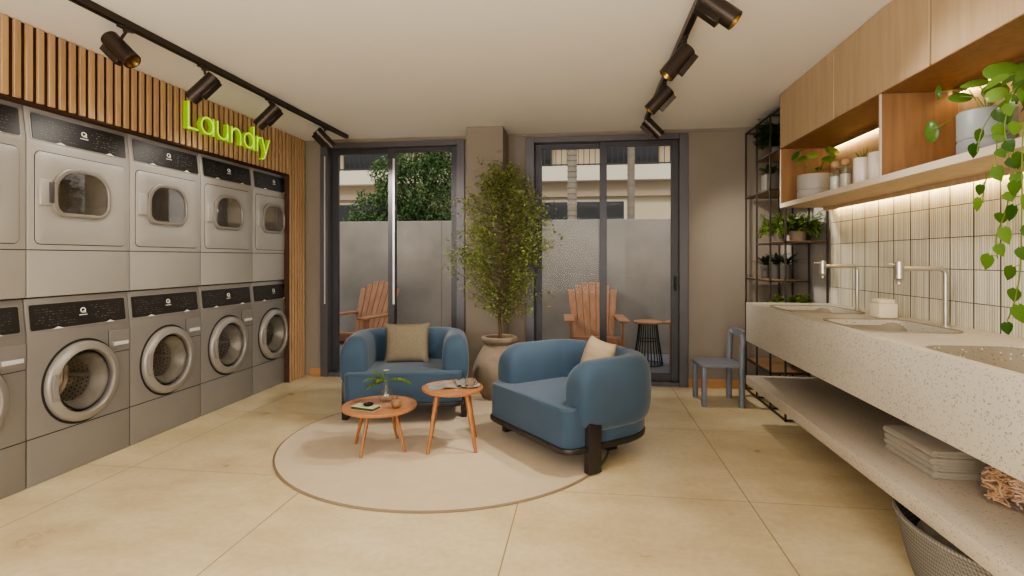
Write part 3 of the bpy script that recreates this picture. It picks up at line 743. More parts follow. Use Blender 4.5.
# vase with fern
V = thing('glass_vase', 'small round glass vase holding fern leaves on the low coffee table', 'vase', (-1.345+.01, 3.555, T1[2]))
b = BM(); lathe(b, [(0, .001), (.035, .001), (.052, .02), (.055, .045), (.044, .08), (.024, .105), (.022, .125), (.027, .135), (.025, .135), (.02, .125), (.022, .106), (.041, .08), (.052, .045), (.049, .022), (.033, .004), (0, .004)], 28); obj('vase_body', b, 'clearglass', V)
b = BM(); lathe(b, [(0, .005), (.032, .005), (.048, .022), (.0508, .045), (.048, .062), (0, .062)], 28); obj('water', b, 'water', V)
F = thing('fern_sprigs', 'green fern sprigs with a pale flower standing in the glass vase', 'plant', (-1.335, 3.555, T1[2]+.008))
rnd = random.Random(3)
for (dx, dy, up, L) in ((-1, -.1, .55, .15), (-.8, -.5, .2, .13), (-.6, .3, .7, .14), (1, -.1, .6, .16), (.9, .2, .35, .17), (-.3, -.6, .5, .1), (-.9, .3, .1, .13)):
    b = BM(); pts = [Vector((0, 0, 0)), Vector((dx*.004, dy*.004, .125))]+arc((dx*.006, dy*.006, .13), (dx, dy, up), L, 1.1, 8)[1:]
    tube(b, pts, .0012, 4)
    for i in range(3, len(pts)):
        d = (pts[i]-pts[i-1]).normalized(); s = d.cross(Vector((0, 0, 1))).normalized()
        for k in (0, .5):
            p = pts[i-1].lerp(pts[i], k); Lf = .045*(1-.5*abs((i-5)/6))
            for q in (-1, 1): leaf(b, p, s*q+d*.6, Vector((0, 0, 1)), Lf, .012)
    obj('fern_leaf', b, 'fern', F, ang=None)
b = BM(); tube(b, [(0, 0, .0), (.01, 0, .12), (.0, 0, .2)], .0012, 4); obj('flower_stem', b, 'stem', F)
b = BM()
for k in range(9):
    a = 2*PI*k/9; leaf(b, Vector((0, 0, .2)), Vector((math.cos(a), math.sin(a), .5)), Vector((0, 0, 1)), .022, .014)
obj('flower', b, 'flower', F, ang=None)

# book with dish, wooden ball
B = thing('book', 'pale green hardback book lying on the low coffee table', 'book', (-1.40, 3.36, T1[2]), R(-14))
b = BM(); box(b, -.085, .085, -.045, .045, .0, .003); box(b, -.085, .085, -.045, .045, .019, .022, .001, 1); box(b, -.087, .087, .043, .046, 0, .022, .001, 1); obj('book_cover', b, 'booktop', B)
b = BM(); box(b, -.082, .082, -.0435, .042, .003, .019); obj('pages', b, 'bookside', B, ang=None)
b = BM(); lathe(b, [(0, 0), (.024, 0), (.032, .006), (.034, .013), (.031, .013), (.026, .006), (0, .005)], 28)
tag(obj('trinket_dish', b, 'black', loc=(-1.385, 3.365, T1[2]+.0225)), 'small black round dish sitting on the pale green book', 'dish')
b = BM(); lathe(b, [(0, 0), (.018, .001), (.033, .013), (.038, .03), (.033, .048), (.016, .058), (.006, .058), (.0, .054)], 28)
o = obj('decorative_ball', b, 'woodball', loc=(-1.215, 3.42, T1[2])); tag(o, 'small brown wooden ball ornament with a stem on the low coffee table', 'ornament')
b = BM(); tube(b, [(0, 0, .054), (.003, 0, .068), (.006, 0, .074)], .003, 6); obj('stem', b, 'bark', o)
# magazine: open, one half rolled
G = thing('magazine', 'open grey printed magazine with a curled page on the taller coffee table', 'magazine', (-.925, 3.60, T2[2]-.002), R(22))
b = BM(); rows = []
for i in range(25):
    u = i/24; x = -.13+.26*u; z = .004+.014*math.exp(-((x)/.05)**2)+(.03*max(0, (u-.72)/.28)**1.5)
    rows.append((x, z))
for y0 in (0,):
    A = [[b.verts.new((x, y, z)) for x, z in rows] for y in (-.085, .085)]; Bt = [[b.verts.new((x, y, max(.001, z-.006))) for x, z in rows] for y in (-.085, .085)]
    for i in range(24):
        b.faces.new((A[0][i], A[0][i+1], A[1][i+1], A[1][i])); b.faces.new((Bt[0][i], Bt[1][i], Bt[1][i+1], Bt[0][i+1]))
        for s in (0, 1): b.faces.new((A[s][i], A[s][i+1], Bt[s][i+1], Bt[s][i]))
    b.faces.new((A[0][0], A[1][0], Bt[1][0], Bt[0][0])); b.faces.new((A[0][24], A[1][24], Bt[1][24], Bt[0][24]))
obj('pages', b, 'paper', G)
b = BM(); tube(b, [(.075, -.088, .014), (.075, .088, .014)], .012, 16, cap=False); tube(b, [(.075, -.088, .014), (.075, .088, .014)], .009, 16, cap=False); obj('curled_page', b, 'paper', G)
S_ = (-.76, 3.60, T2[2]-.002)
b = BM(); lathe(b, [(0, .002), (.03, 0), (.035, .004), (.062, .014), (.064, .016), (.06, .017), (.033, .008), (0, .007)], 32); tag(obj('saucer', b, 'greypot', loc=S_), 'beige saucer under the coffee cup on the taller coffee table', 'saucer')
C_ = thing('coffee_cup', 'small brown-grey coffee cup standing on its saucer', 'cup', (S_[0], S_[1], S_[2]+.0075), R(-25))
b = BM(); lathe(b, [(0, 0), (.022, 0), (.026, .004), (.034, .03), (.036, .048), (.034, .048), (.031, .03), (.022, .008), (0, .007)], 28); obj('cup_body', b, 'clay', C_)
b = BM(); tube(b, [(.034, 0, .04), (.05, 0, .04), (.055, 0, .028), (.048, 0, .016), (.032, 0, .014)], .0035, 8); obj('cup_handle', b, 'clay', C_)

# ------------------------------------------------------------------ potted tree
P = (-.765, 4.90)
o = thing('clay_pot', 'tall weathered clay pot holding the indoor tree in front of the column', 'pot', (P[0], P[1], 0))
b = BM(); lathe(b, [(0, 0), (.135, 0), (.155, .012), (.205, .09), (.24, .18), (.245, .25), (.228, .32), (.185, .41), (.142, .475), (.13, .492), (.14, .505), (.158, .515), (.166, .532), (.162, .552), (.145, .56), (.128, .552), (.122, .52), (.12, .48), (0, .48)], 56); obj('pot_body', b, 'clay', o)
b = BM(); lathe(b, [(0, .515), (.06, .515), (.12, .508)], 32); obj('soil', b, 'soil', o)
TR = thing('potted_tree', 'slender bushy green indoor tree growing in the tall clay pot', 'tree', (P[0], P[1], .49))
rnd = random.Random(11)
bt = BM(); bl = BM()
trunk = [Vector((.0, 0, 0)), Vector((.008, 0, .12)), Vector((-.004, .01, .24)), Vector((.01, 0, .38)), Vector((.03, 0, .6)), Vector((.02, .01, .85)), Vector((.03, 0, 1.1)), Vector((.02, 0, 1.35)), Vector((.01, 0, 1.52))]
tube(bt, trunk, [.022, .017, .015, .013, .011, .009, .007, .005, .003], 8)
def rad(z):
    tb = ((.25, .14), (.36, .36), (.5, .46), (.65, .5), (.85, .55), (1.0, .52), (1.15, .5), (1.35, .40), (1.5, .24), (1.62, .05))
    for (a, ra), (c, rc) in zip(tb, tb[1:]):
        if a <= z <= c: return ra+(rc-ra)*(z-a)/(c-a)
    return .05
def on_trunk(z):
    for a, c in zip(trunk, trunk[1:]):
        if a.z <= z <= c.z: return a.lerp(c, (z-a.z)/(c.z-a.z))
    return trunk[-1].copy()
for i in range(150):
    z0 = .24+1.24*(i/150)**.9; a = i*2.39996+rnd.uniform(-.3, .3)
    if abs(math.cos(a)) < .6: a = a+(.6 if math.cos(a)*math.sin(a) < 0 else -.6)
    zt = min(1.6, z0+rnd.uniform(.08, .3)); Rr = rad(zt)*rnd.uniform(.45, .97)
    if abs(math.sin(a)) > .7: Rr *= .8
    if Rr > .36 and math.sin(a) > .3: Rr = min(Rr, .3)     # keep clear of the column behind
    p0 = on_trunk(z0); p1 = Vector((trunk[4].x+Rr*math.cos(a), Rr*math.sin(a)*.8, zt))
    if p1.y > .19: p1.y = .19
    mid = p0.lerp(p1, .5)+Vector((0, 0, -.03)); pts = [p0, mid, p1]
    tube(bt, [p0, mid, p1], [.0038, .002, .001], 5)
    L = (p1-p0).length
    for k in range(int(6+L*34)):
        f = rnd.uniform(.0, 1.08)**.55; q = (p0.lerp(mid, f*2) if f < .5 else mid.lerp(p1, f*2-1)); q = q+Vector((rnd.gauss(0, .045), rnd.gauss(0, .03), rnd.gauss(0, .045)))
        for m_ in range(3):
            d = Vector((rnd.uniform(-1, 1), rnd.uniform(-1, 1), rnd.uniform(-.7, .6))); qq = q+Vector((rnd.gauss(0, .012), rnd.gauss(0, .012), rnd.gauss(0, .014)))
            if qq.y > .235: continue
            small_leaf(bl, qq, d, Vector((rnd.uniform(-.4, .4), rnd.uniform(-.4, .4), 1)), rnd.uniform(.026, .044), rnd.uniform(.018, .027))
obj('trunk', bt, 'bark', TR); obj('foliage', bl, 'leaf', TR, ang=None)

# ------------------------------------------------------------------ small grey chair by the counter
K = thing('low_chair', 'small low grey painted wooden chair beside the terrazzo counter', 'chair', (1.17, 4.99, 0), R(3))
b = BM(); prism(b, rrect(-.19, .17, -.18, .18, .05, 6), .335, .36, .008, 2); obj('seat', b, 'stool', K)
for sx, sy in ((-1, -1), (-1, 1)):
    b = BM(); box(b, -.175, -.135, sy*.15-.024, sy*.15+.024, 0, .337, .006, 2); obj('leg', b, 'stool', K)
for sy in (-1, 1):
    b = BM(); pts = [(.15, sy*.17, 0), (.15, sy*.17, .3), (.155, sy*.17, .5), (.165, sy*.165, .58), (.165, sy*.14, .615)]
    t_ = BM(); tube(t_, pts, .025, 10); merge(b, t_); obj('leg', b, 'stool', K)
b = BM(); pts = circ(-.12, 0, .3, .19, -55, 55, 14)
rows = []
for k in range(15):
    yy = -.18+.36*k/14; xx = .165+.035*(1-(yy/.18)**2); rows.append((xx, yy))
for z0, z1 in ((.585, .645),):
    V_ = [[b.verts.new((x+dx, y, z)) for x, y in rows] for dx, z in ((-.011, z0), (.011, z0), (.011, z1), (-.011, z1))]
    for i in range(4):
        A, B_ = V_[i], V_[(i+1) % 4]
        for k in range(14): b.faces.new((A[k], A[k+1], B_[k+1], B_[k]))
    b.faces.new([V_[i][0] for i in range(4)]); b.faces.new([V_[i][14] for i in range(4)])
obj('backrest', b, 'stool', K)

# ------------------------------------------------------------------ metal rack with plants
RK = thing('shelf_rack', 'black metal corner rack with staggered wooden shelves', 'rack', (1.55, 4.455, 0))
def bar(b, p, q, t=.0065):
    x0, x1 = sorted((p[0], q[0])); y0, y1 = sorted((p[1], q[1])); z0, z1 = sorted((p[2], q[2])); box(b, x0-t, x1+t, y0-t, y1+t, z0-t, z1+t)
b = BM(); RY = (0, .345, .705, 1.035); RXs = (0, .305)
for x in RXs:
    for y in RY: bar(b, (x, y, .008), (x, y, 2.468))
    for z in (.012, 2.468): bar(b, (x, 0, z), (x, 1.035, z))
for y in RY:
    for z in (.012, 2.468): bar(b, (0, y, z), (.305, y, z))
mods = [('A', .305), ('A', 1.075), ('A', 1.848), ('B', 1.395), ('B', 2.143), ('B', .74)]
for t, z in mods:
    y0, y1 = (.345, 1.035) if t == 'A' else (0, .705)
    for x in RXs: bar(b, (x, y0, z), (x, y1, z))
    for y in (y0, y1): bar(b, (0, y, z), (.305, y, z))
obj('rack_frame', b, 'rack', RK, ang=None)
for t, z in mods:
    y0, y1 = (.345, 1.035) if t == 'A' else (0, .705)
    b = BM(); box(b, .009, .296, y0+.009, y1-.009, z-.004, z+.012, .002, 1); obj('shelf_board', b, 'shelfwood', RK)

def fern_plant(name, label, loc, pr, ph, n, L, m='fern', pot='greypot', lw=.014, droop=1.5, seed=1, up=.9, group=None, lim=None, sq=False, lf=.026):
    T = thing(name, label, 'plant', loc, group=group); rnd = random.Random(seed)
    b = BM()
    if sq: prism(b, rrect(-pr, pr, -pr*1.25, pr*1.25, .008, 3), 0, ph, .003, 1)
    else: lathe(b, [(0, 0), (pr*.8, 0), (pr*.86, .005), (pr, ph-.005), (pr*.99, ph), (pr*.9, ph), (pr*.88, ph-.012), (0, ph-.012)], 28)
    obj('pot', b, pot, T)
    b = BM(); bs = BM()
    for i in range(n):
        a = i*2.39996+rnd.uniform(-.2, .2); d = Vector((math.cos(a), math.sin(a), up*rnd.uniform(.4, 1.6)))
        pts = arc((math.cos(a)*pr*.3, math.sin(a)*pr*.3, ph-.01), d, L*rnd.uniform(.6, 1.1), droop*rnd.uniform(.6, 1.3), 9)
        if lim:
            for p in pts: p.x = max(lim[0], min(lim[1], p.x)); p.y = max(lim[2], min(lim[3], p.y)); p.z = max(lim[4], p.z)
        tube(bs, pts, .0016, 4)
        for k in range(2, len(pts)):
            dd = (pts[k]-pts[k-1])
            if dd.length < 1e-4: continue
            dd.normalize(); s = dd.cross(Vector((0, 0, 1)))
            if s.length < 1e-3: s = Vector((math.sin(a), -math.cos(a), 0))
            s.normalize()
            for f in (0, .5):
                for q in (-1, 1):
                    d2 = s*q+dd*.5+Vector((0, 0, rnd.uniform(-.4, .2)))
                    leaf(b, pts[k-1].lerp(pts[k], f), d2, Vector((0, 0, 1)), lf*rnd.uniform(.7, 1.15), lw)
    obj('foliage', b, m, T, ang=None); obj('stems', bs, 'stem', T)
    return T
def sword_plant(name, label, loc, pr, ph, n, L, W, m='darkleaf', pot='darkpot', seed=2, droop=.8, group=None, sq=False):
    T = thing(name, label, 'plant', loc, group=group); rnd = random.Random(seed); b = BM()
    if sq: prism(b, rrect(-pr, pr, -pr*1.3, pr*1.3, .008, 3), 0, ph, .003, 1)
    else: lathe(b, [(0, 0), (pr*.85, 0), (pr, ph-.004), (pr*.9, ph), (pr*.88, ph-.012), (0, ph-.012)], 24)
    obj('pot', b, pot, T); b = BM()
    for i in range(n):
        a = i*2.39996; leaf(b, Vector((0, 0, ph-.012)), Vector((math.cos(a), math.sin(a), rnd.uniform(.5, 2.2))), Vector((0, 0, 1)), L*rnd.uniform(.7, 1.1), W, curl=droop*rnd.uniform(.3, .8))
    obj('foliage', b, m, T, ang=None); return T
sx_ = 1.705
fern_plant('potted_fern', 'bright green drooping fern in a grey pot, farther one on the rack', (sx_-.02, 4.97, 1.408), .055, .085, 130, .24, seed=4, up=1.3, lim=(-.13, .14, -.16, .22, -.02), group='bright ferns on the metal rack')
fern_plant('potted_fern', 'bright green drooping fern in a tan pot, nearer one on the rack', (sx_, 4.64, 1.408), .065, .08, 130, .24, up=1.3, pot='clay', seed=9, lim=(-.14, .14, -.17, .2, -.02), group='bright ferns on the metal rack')
sword_plant('potted_plant', 'dark leafy plant in a charcoal pot at the far end of the rack', (1.66, 5.27, 1.088), .045, .12, 16, .15, .035, seed=1, group='dark plants in a row on the metal rack')
sword_plant('potted_plant', 'dark spiky plant in the middle pot of the row on the rack', (1.70, 5.11, 1.088), .05, .13, 18, .16, .035, seed=2, group='dark plants in a row on the metal rack')
sword_plant('potted_plant', 'dark spiky plant in the nearest pot of the row on the rack', (1.72, 4.93, 1.088), .05, .13, 18, .16, .035, seed=3, group='dark plants in a row on the metal rack')
sword_plant('potted_plant', 'dark broad-leaved plant in a square grey planter high on the rack', (1.645, 5.10, 1.861), .06, .15, 14, .14, .06, pot='darkpot', seed=6, sq=True)
fern_plant('trailing_plant', 'dense dark green trailing plant on the top shelf of the rack', (1.66, 4.96, 2.156), .065, .07, 120, .3, m='darkleaf', pot='darkpot', seed=8, lim=(-.12, .18, -.17, .2, -.08), up=1.9, lw=.022, lf=.034)
fern_plant('potted_plant', 'leafy green plant on the rack just behind the counter end', (1.69, 4.72, .752), .06, .09, 26, .19, m='fern', pot='greypot', seed=12, lim=(-.14, .14, -.24, .25, -.01), up=1.8, lw=.03, lf=.045, droop=1.0)

# ------------------------------------------------------------------ wash counter
CX0 = 1.25; CYE = 4.43; CYN = .2
CT = thing('wash_counter', 'long speckled terrazzo wash counter with sunken basins', 'counter', (CX0, CYN, 0))
LY = CYE-CYN; LXc = XR-CX0-.002
b = BM(); box(b, 0, LXc, 0, LY, .626, .928, .005, 2); top = obj('worktop', b, 'counter', CT)
bas = [(3.58-CYN, 4.15-CYN), (2.70-CYN, 3.27-CYN)]
cut = BM()
def boat(y0, y1, x0, x1, r=.09): return rrect(x0, x1, y0, y1, r, 8)
for y0, y1 in bas: prism(cut, boat(y0+.012, y1-.012, .072, .478, .085), .78, 1.0)
prism(cut, boat(1.35-CYN, 2.36-CYN, .045, .455, .12), .78, 1.0)
co = obj('cut', cut, 'counter'); co.parent = CT; bpy.context.view_layer.update(); boolcut(top, [co])
def basin(y0, y1, x0, x1, r, z0, m, rim=True):
    o1 = boat(y0, y1, x0, x1, r); cx = (x0+x1)/2; cy = (y0+y1)/2; b = BM(); rings = []
    lev = [(1.0, .9345), (.975, .9345), (.95, .926), (.92, z0+.05), (.86, z0+.015), (.4, z0+.004), (.06, z0+.001)] if rim else [(1, .926), (.97, .905), (.9, z0+.03), (.8, z0+.012), (.3, z0+.002)]
    if rim: lev = [(1.0, .9282)]+lev
    for s, z in lev: rings.append([b.verts.new((cx+(x-cx)*s, cy+(y-cy)*(1-(1-s)*.7), z)) for x, y in o1])
    for A, B_ in zip(rings, rings[1:]):
        for k in range(len(A)): b.faces.new((A[k], A[(k+1) % len(A)], B_[(k+1) % len(A)], B_[k]))
    b.faces.new(rings[-1])
    obj('basin', b, m, CT, ang=50)
for y0, y1 in bas: basin(y0, y1, .055, .495, .1, .80, 'basin')
basin(1.352-CYN, 2.358-CYN, .047, .453, .118, .79, 'basin3', False)
b = BM(); box(b, 0, LXc, 0, LY, .292, .36, .004, 2); tag(obj('lower_shelf', b, 'shelfterr', loc=(CX0, CYN, 0)), 'speckled terrazzo shelf slab running below the wash counter', 'shelf')

# faucets
def faucet(label, y):
    T = thing('faucet', label, 'faucet', (1.80, y, .928), group='nickel faucets on the wash counter')
    b = BM(); lathe(b, [(.024, 0), (.024, .006), (.014, .008)], 24)
    pts = [(0, 0, .0), (0, 0, .26)]+[(-.03+.03*math.cos(R(a)), 0, .26+.03*math.sin(R(a))) for a in range(15, 91, 15)]+[(-.205, 0, .29)]
    tube(b, pts, .0115, 14); obj('spout', b, 'chrome', T)
    b = BM(); lathe(b, [(0, .325), (.021, .325), (.021, .24), (.017, .236), (.012, .225), (.012, .212), (0, .212)], 20, Matrix.Translation((-.215, 0, 0))); vb = obj('valve_body', b, 'chrome', T)
    b = BM(); tube(b, [(-.215, 0, .31), (-.268, -.0, .312)], .005, 8); obj('lever', b, 'chrome', vb)
    return T
f = faucet('nickel faucet arching over the middle basin', 2.99); dup(f, (1.80, 3.88, .928), 'nickel faucet at the far basin beside the metal rack')
# soap box
S = thing('soap_box', 'square cream soap box with a lid between the two faucets', 'box', (1.71, 3.385, .929), R(4))
b = BM(); box(b, -.052, .052, -.052, .052, 0, .085, .008, 2); obj('box_body', b, 'cream', S)
b = BM(); box(b, -.043, .043, -.043, .043, .085, .108, .007, 2); obj('lid', b, 'cream', S)

# tiles (geometry: fluted tiles with grout behind)
b = BM(); zrows = [(.928, 1.051), (1.055, 1.213), (1.217, 1.375), (1.379, 1.537), (1.541, 1.656)]
tw = .171; y = CYE
while y > .3:
    y0 = y-tw+.0085; y1 = y; nr = 10; w_ = (y1-y0)/nr
    for z0, z1 in zrows:
        prof = []
        for k in range(nr):
            for f, dx in ((0, 0), (.15, .002), (.5, .003), (.85, .002)): prof.append((y0+(k+f)*w_, 1.868-dx))
        prof.append((y1, 1.868))
        A = [b.verts.new((x, yy, z0)) for yy, x in prof]; B_ = [b.verts.new((x, yy, z1)) for yy, x in prof]
        for k in range(len(prof)-1): b.faces.new((A[k], A[k+1], B_[k+1], B_[k]))
    y -= tw
tl = obj('trim_4', b, 'tile', kind='structure', ang=50)
b = BM(); box(b, 1.8675, XR-.0005, .3, CYE, .929, 1.656); obj('tile_grout', b, 'grout', tl, ang=None)

# open shelf and cabinets above
SX = 1.50; SY0 = .3
OS = thing('open_shelf', 'warm wood open wall shelf lit by hidden strips above the tiles', 'shelf', (SX, SY0, 1.657))
LYs = CYE-SY0; SD = XR-SX-.001
b = BM(); box(b, .004, SD, 0, LYs, 0, .034); obj('shelf_board', b, 'cabwood', OS, ang=None)
b = BM(); box(b, 0, .004, 0, LYs, 0, .034); box(b, 0, .004, LYs-.012, LYs, .034, .452); 
for dy in (3.0-SY0, 1.57-SY0): box(b, 0, .004, dy-.009, dy+.009, .034, .452)
obj('white_edging', b, 'edge', OS, ang=None)
b = BM(); box(b, .004, SD-.02, LYs-.018, LYs, .034, .452); obj('end_panel', b, 'shelfwood', OS, ang=None)
for dy in (3.0-SY0, 1.57-SY0):
    b = BM(); box(b, .004, SD-.02, dy-.009, dy+.009, .034, .452); obj('divider', b, 'shelfwood', OS, ang=None)
b = BM(); box(b, SD-.02, SD, 0, LYs, .034, .452); obj('back_panel', b, 'cabwood', OS, ang=None)
for a, c in ((.0, 1.25), (1.3, 2.67), (2.73, LYs-.1)):
    b = BM(); box(b, SD-.06, SD-.048, a, c, .428, .452); obj('light_lip', b, 'shelfwood', OS, ang=None); b = BM(); box(b, SD-.0475, SD-.040, a, c, .43, .451); obj('light_strip', b, 'led', OS, ang=None)
b = BM(); box(b, SD-.07, SD-.058, 0, LYs-.01, -.026, -.0005); obj('light_lip', b, 'cabwood', OS, ang=None); b = BM(); box(b, SD-.0575, SD-.050, 0, LYs-.1, -.022, -.0005); obj('light_strip', b, 'led', OS, ang=None)
def area(name, loc, rot, sx, sy, e, col=(1, .85, .6)):
    li = bpy.data.lights.new(name, 'AREA'); li.shape = 'RECTANGLE'; li.size = sx; li.size_y = sy; li.energy = e; li.color = col
    o = bpy.data.objects.new(name, li); COL.objects.link(o); o.location = loc; o.rotation_euler = rot; return o

cy_ = [4.434, 3.514, 2.594, 1.674, .754, -.166]
cl = ['pale wood upper cabinet nearest the metal rack', 'pale wood upper cabinet second from the metal rack, above the shelf divider', 'pale wood upper cabinet third from the metal rack, above the trailing plants', 'pale wood upper cabinet at the near end of the row', '']
for i in range(4):
    y1, y0 = cy_[i], cy_[i+1]
    T = thing('wall_cabinet', cl[i], 'cabinet', (SX, y0, 2.115), group='pale wood upper cabinets')
    b = BM(); box(b, .02, SD, .001, y1-y0-.001, .002, H-2.115-.002); obj('cabinet_body', b, 'slatback', T, ang=None); b = BM(); box(b, .001, SD, .0, y1-y0, -.004, .0015); obj('bottom_panel', b, 'shelfwood', T, ang=None)
    b = BM(); box(b, 0, .019, .008, y1-y0-.008, .0, H-2.115-.003, .0015, 1); obj('door', b, 'cabwood', T)

# ---- shelf items
SZ = 1.692
def pilea(label, loc, pr, ph, n, L, lr, seed, pot='greypot', side=None, group=None):
    T = thing('round_leaf_plant', label, 'plant', loc, group=group); rnd = random.Random(seed)
    b = BM(); lathe(b, [(0, 0), (pr*.94, 0), (pr, .008), (pr, ph*.3), (pr*.965, ph*.3+.004), (pr*.965, ph*.3+.009), (pr, ph*.3+.013), (pr, ph-.004), (pr*.98, ph), (pr*.92, ph), (pr*.9, ph-.02), (0, ph-.02)], 40); p_ = obj('pot', b, pot, T)
    b = BM(); lathe(b, [(0, ph-.018), (pr*.9, ph-.018)], 24); obj('soil', b, 'soil', p_)
    bs = BM(); bl = BM()
    for i in range(n):
        a = i*2.39996+rnd.uniform(-.3, .3)
        d = Vector((math.cos(a), math.sin(a), rnd.uniform(1.0, 3.2)))
        pts = arc((0, 0, ph-.02), d, L*rnd.uniform(.6, 1.1), .9, 6)
        for p in pts: p.x = min(p.x, .13)
        tube(bs, pts, .002, 5)
        c = pts[-1]; nrm = (Vector((math.cos(a), math.sin(a), 0))*.5+Vector((rnd.uniform(-.5, .1), rnd.uniform(-.9, -.1), rnd.uniform(.2, .9)))).normalized()
        rr = lr*rnd.uniform(.75, 1.15); u = nrm.cross(Vector((.3, .2, 1))).normalized(); v = nrm.cross(u)
        cen = bl.verts.new(c); r1 = [bl.verts.new(c+(u*math.cos(2*PI*k/16)+v*math.sin(2*PI*k/16))*rr*.6-nrm*-.004) for k in range(16)]
        r2 = [bl.verts.new(c+(u*math.cos(2*PI*k/16)*1.1+v*math.sin(2*PI*k/16))*rr-nrm*.006) for k in range(16)]
        for k in range(16):
            bl.faces.new((cen, r1[k], r1[(k+1) % 16])); bl.faces.new((r1[k], r2[k], r2[(k+1) % 16], r1[(k+1) % 16]))
    if n: obj('stems', bs, 'stem', T); obj('leaves', bl, 'pilea', T, ang=80)
    return T
pilea('small round-leaf plant in a grey pot at the rack end of the open shelf', (1.615, 4.08, SZ), .112, .165, 10, .25, .034, 21)
LP = (1.635, 2.46, SZ)
PB = pilea('large round-leaf plant in a grey pot beside the trailing vines', LP, .098, .18, 0, .25, .052, 33, 'greypot2')
def disc_leaf(bl, c, nrm, rr, n=20, asp=1.0):
    nrm = nrm.normalized(); u = nrm.cross(Vector((.3, .2, 1))).normalized(); v = nrm.cross(u); cen = bl.verts.new(c)
    r1 = [bl.verts.new(c+(u*math.cos(2*PI*k/n)*asp+v*math.sin(2*PI*k/n))*rr*.55+nrm*.005) for k in range(n)]
    r2 = [bl.verts.new(c+(u*math.cos(2*PI*k/n)*asp+v*math.sin(2*PI*k/n))*rr-nrm*.006) for k in range(n)]
    for k in range(n): bl.faces.new((cen, r1[k], r1[(k+1) % n])); bl.faces.new((r1[k], r2[k], r2[(k+1) % n], r1[(k+1) % n]))
bs = BM(); bl = BM(); O = Vector(LP)
for c, nn, rr, asp in (((1.60, 2.33, 2.0), (-.4, -.9, .75), .056, 1), ((1.6, 2.47, 1.995), (-.4, -.6, 1.3), .05, 1), ((1.6, 2.56, 1.965), (-.3, -.8, .9), .042, 1), ((1.66, 2.45, 1.955), (-.5, -.9, .5), .045, 1),
    ((1.60, 2.71, 2.03), (-1, -.2, .1), .036, .4), ((1.6, 2.76, 1.86), (-1, -.6, -.1), .052, .6), ((1.67, 2.30, 1.93), (-.6, -.8, .6), .045, 1), ((1.72, 2.38, 2.02), (-.4, -.9, .7), .04, 1), ((1.56, 2.30, 1.90), (-.7, -.7, .5), .035, 1)):
    p = Vector(c)-O; m_ = Vector((p.x*.3, p.y*.35, .17+(p.z-.17)*.75 if p.z > .2 else .21)); pts = [Vector((0, 0, .16)), Vector((p.x*.1, p.y*.1, .2)), m_, p]
    tube(bs, pts, .0025, 6); disc_leaf(bl, p, Vector(nn), rr, asp=asp)
obj('stems', bs, 'stem', PB); obj('leaves', bl, 'pilea', PB, ang=80)
def bottle(label, y, h):
    T = thing('glass_bottle', label, 'bottle', (1.575, y, SZ), group='glass bottles with cork balls on the open shelf')
    b = BM(); lathe(b, [(0, 0), (.03, 0), (.034, .006), (.034, h-.03), (.03, h-.012), (.022, h-.004), (.022, h), (.019, h), (.019, h-.004), (.031, h-.03), (.031, .006), (0, .004)], 28); obj('bottle_body', b, 'bluegl', T)
    b = BM(); lathe(b, [(0, .005), (.0305, .006), (.0305, h*.62), (0, h*.62)], 28); obj('contents', b, 'white' if y > 3.6 else 'edge', T)
    b = BM(); bmesh.ops.create_icosphere(b, subdivisions=3, radius=.026); bmesh.ops.translate(b, verts=b.verts, vec=(0, 0, h+.019)); obj('cork_ball', b, 'cork', T)
bottle('clear glass bottle with cork ball right beside the small round-leaf plant', 3.67, .15); bottle('clear glass bottle with cork ball beside the white cup', 3.535, .145)
def cup(label, y, h, r):
    b = BM(); lathe(b, [(0, 0), (r*.8, 0), (r*.92, .006), (r, h*.5), (r, h-.003), (r*.95, h), (r*.9, h-.005), (r*.88, h-.02), (0, h-.02)], 32)
    tag(obj('white_cup', b, 'white', loc=(1.575, y, SZ)), label, 'cup', 'white cups on the open shelf')
cup('tall white cup beside the glass bottles on the open shelf', 3.335, .15, .046); cup('white cup half hidden against the wooden shelf divider', 3.17, .15, .046)
T = thing('grass_sprig', 'thin green sprig standing in the white cup beside the bottles', 'plant', (1.575, 3.335, SZ+.13)); b = BM()
for k in range(8):
    a = k*2.4; leaf(b, Vector((0, 0, 0)), Vector((math.cos(a)*.5, math.sin(a)*.5, 1)), Vector((1, 0, 0)), .05+.02*(k % 3), .012)
obj('leaf_blades', b, 'fern', T, ang=None)

# trailing pothos
PT = thing('trailing_pothos', 'heart-leaved pothos with vines hanging in front of the tiles', 'plant', (1.64, 2.0, SZ))
b = BM(); lathe(b, [(0, 0), (.08, 0), (.095, .15), (.085, .155), (.08, .14), (0, .14)], 32); obj('pot', b, 'greypot', PT)
rnd = random.Random(5); bs = BM(); bl = BM()
def vine(pts, every=.052, size=.052):
    pts = [Vector(p) for p in pts]; fine = []
    for i in range(len(pts)-1):
        p0 = pts[max(0, i-1)]; p1 = pts[i]; p2 = pts[i+1]; p3 = pts[min(len(pts)-1, i+2)]
        for k in range(6):
            t = k/6; fine.append(.5*((2*p1)+(p2-p0)*t+(2*p0-5*p1+4*p2-p3)*t*t+(3*p1-p0-3*p2+p3)*t**3))
    fine.append(pts[-1]); tube(bs, fine, .0022, 5)
    acc = 0
    for a, c in zip(fine, fine[1:]):
        acc += (c-a).length
        if acc > every:
            acc = 0; s = rnd.choice((-1, 1)); d = Vector((rnd.uniform(-.6, .1), s*rnd.uniform(.4, 1), rnd.uniform(-1.2, .1)))
            st = c+d.normalized()*.022; tube(bs, [c, st], .0014, 4)
            leaf(bl, st, Vector((d.x*.3, d.y*.6, -1)), Vector((-1, -.5, .3)), size*rnd.uniform(.7, 1.15), size*.85*rnd.uniform(.8, 1.1), fold=.2, curl=.15, heart=True)
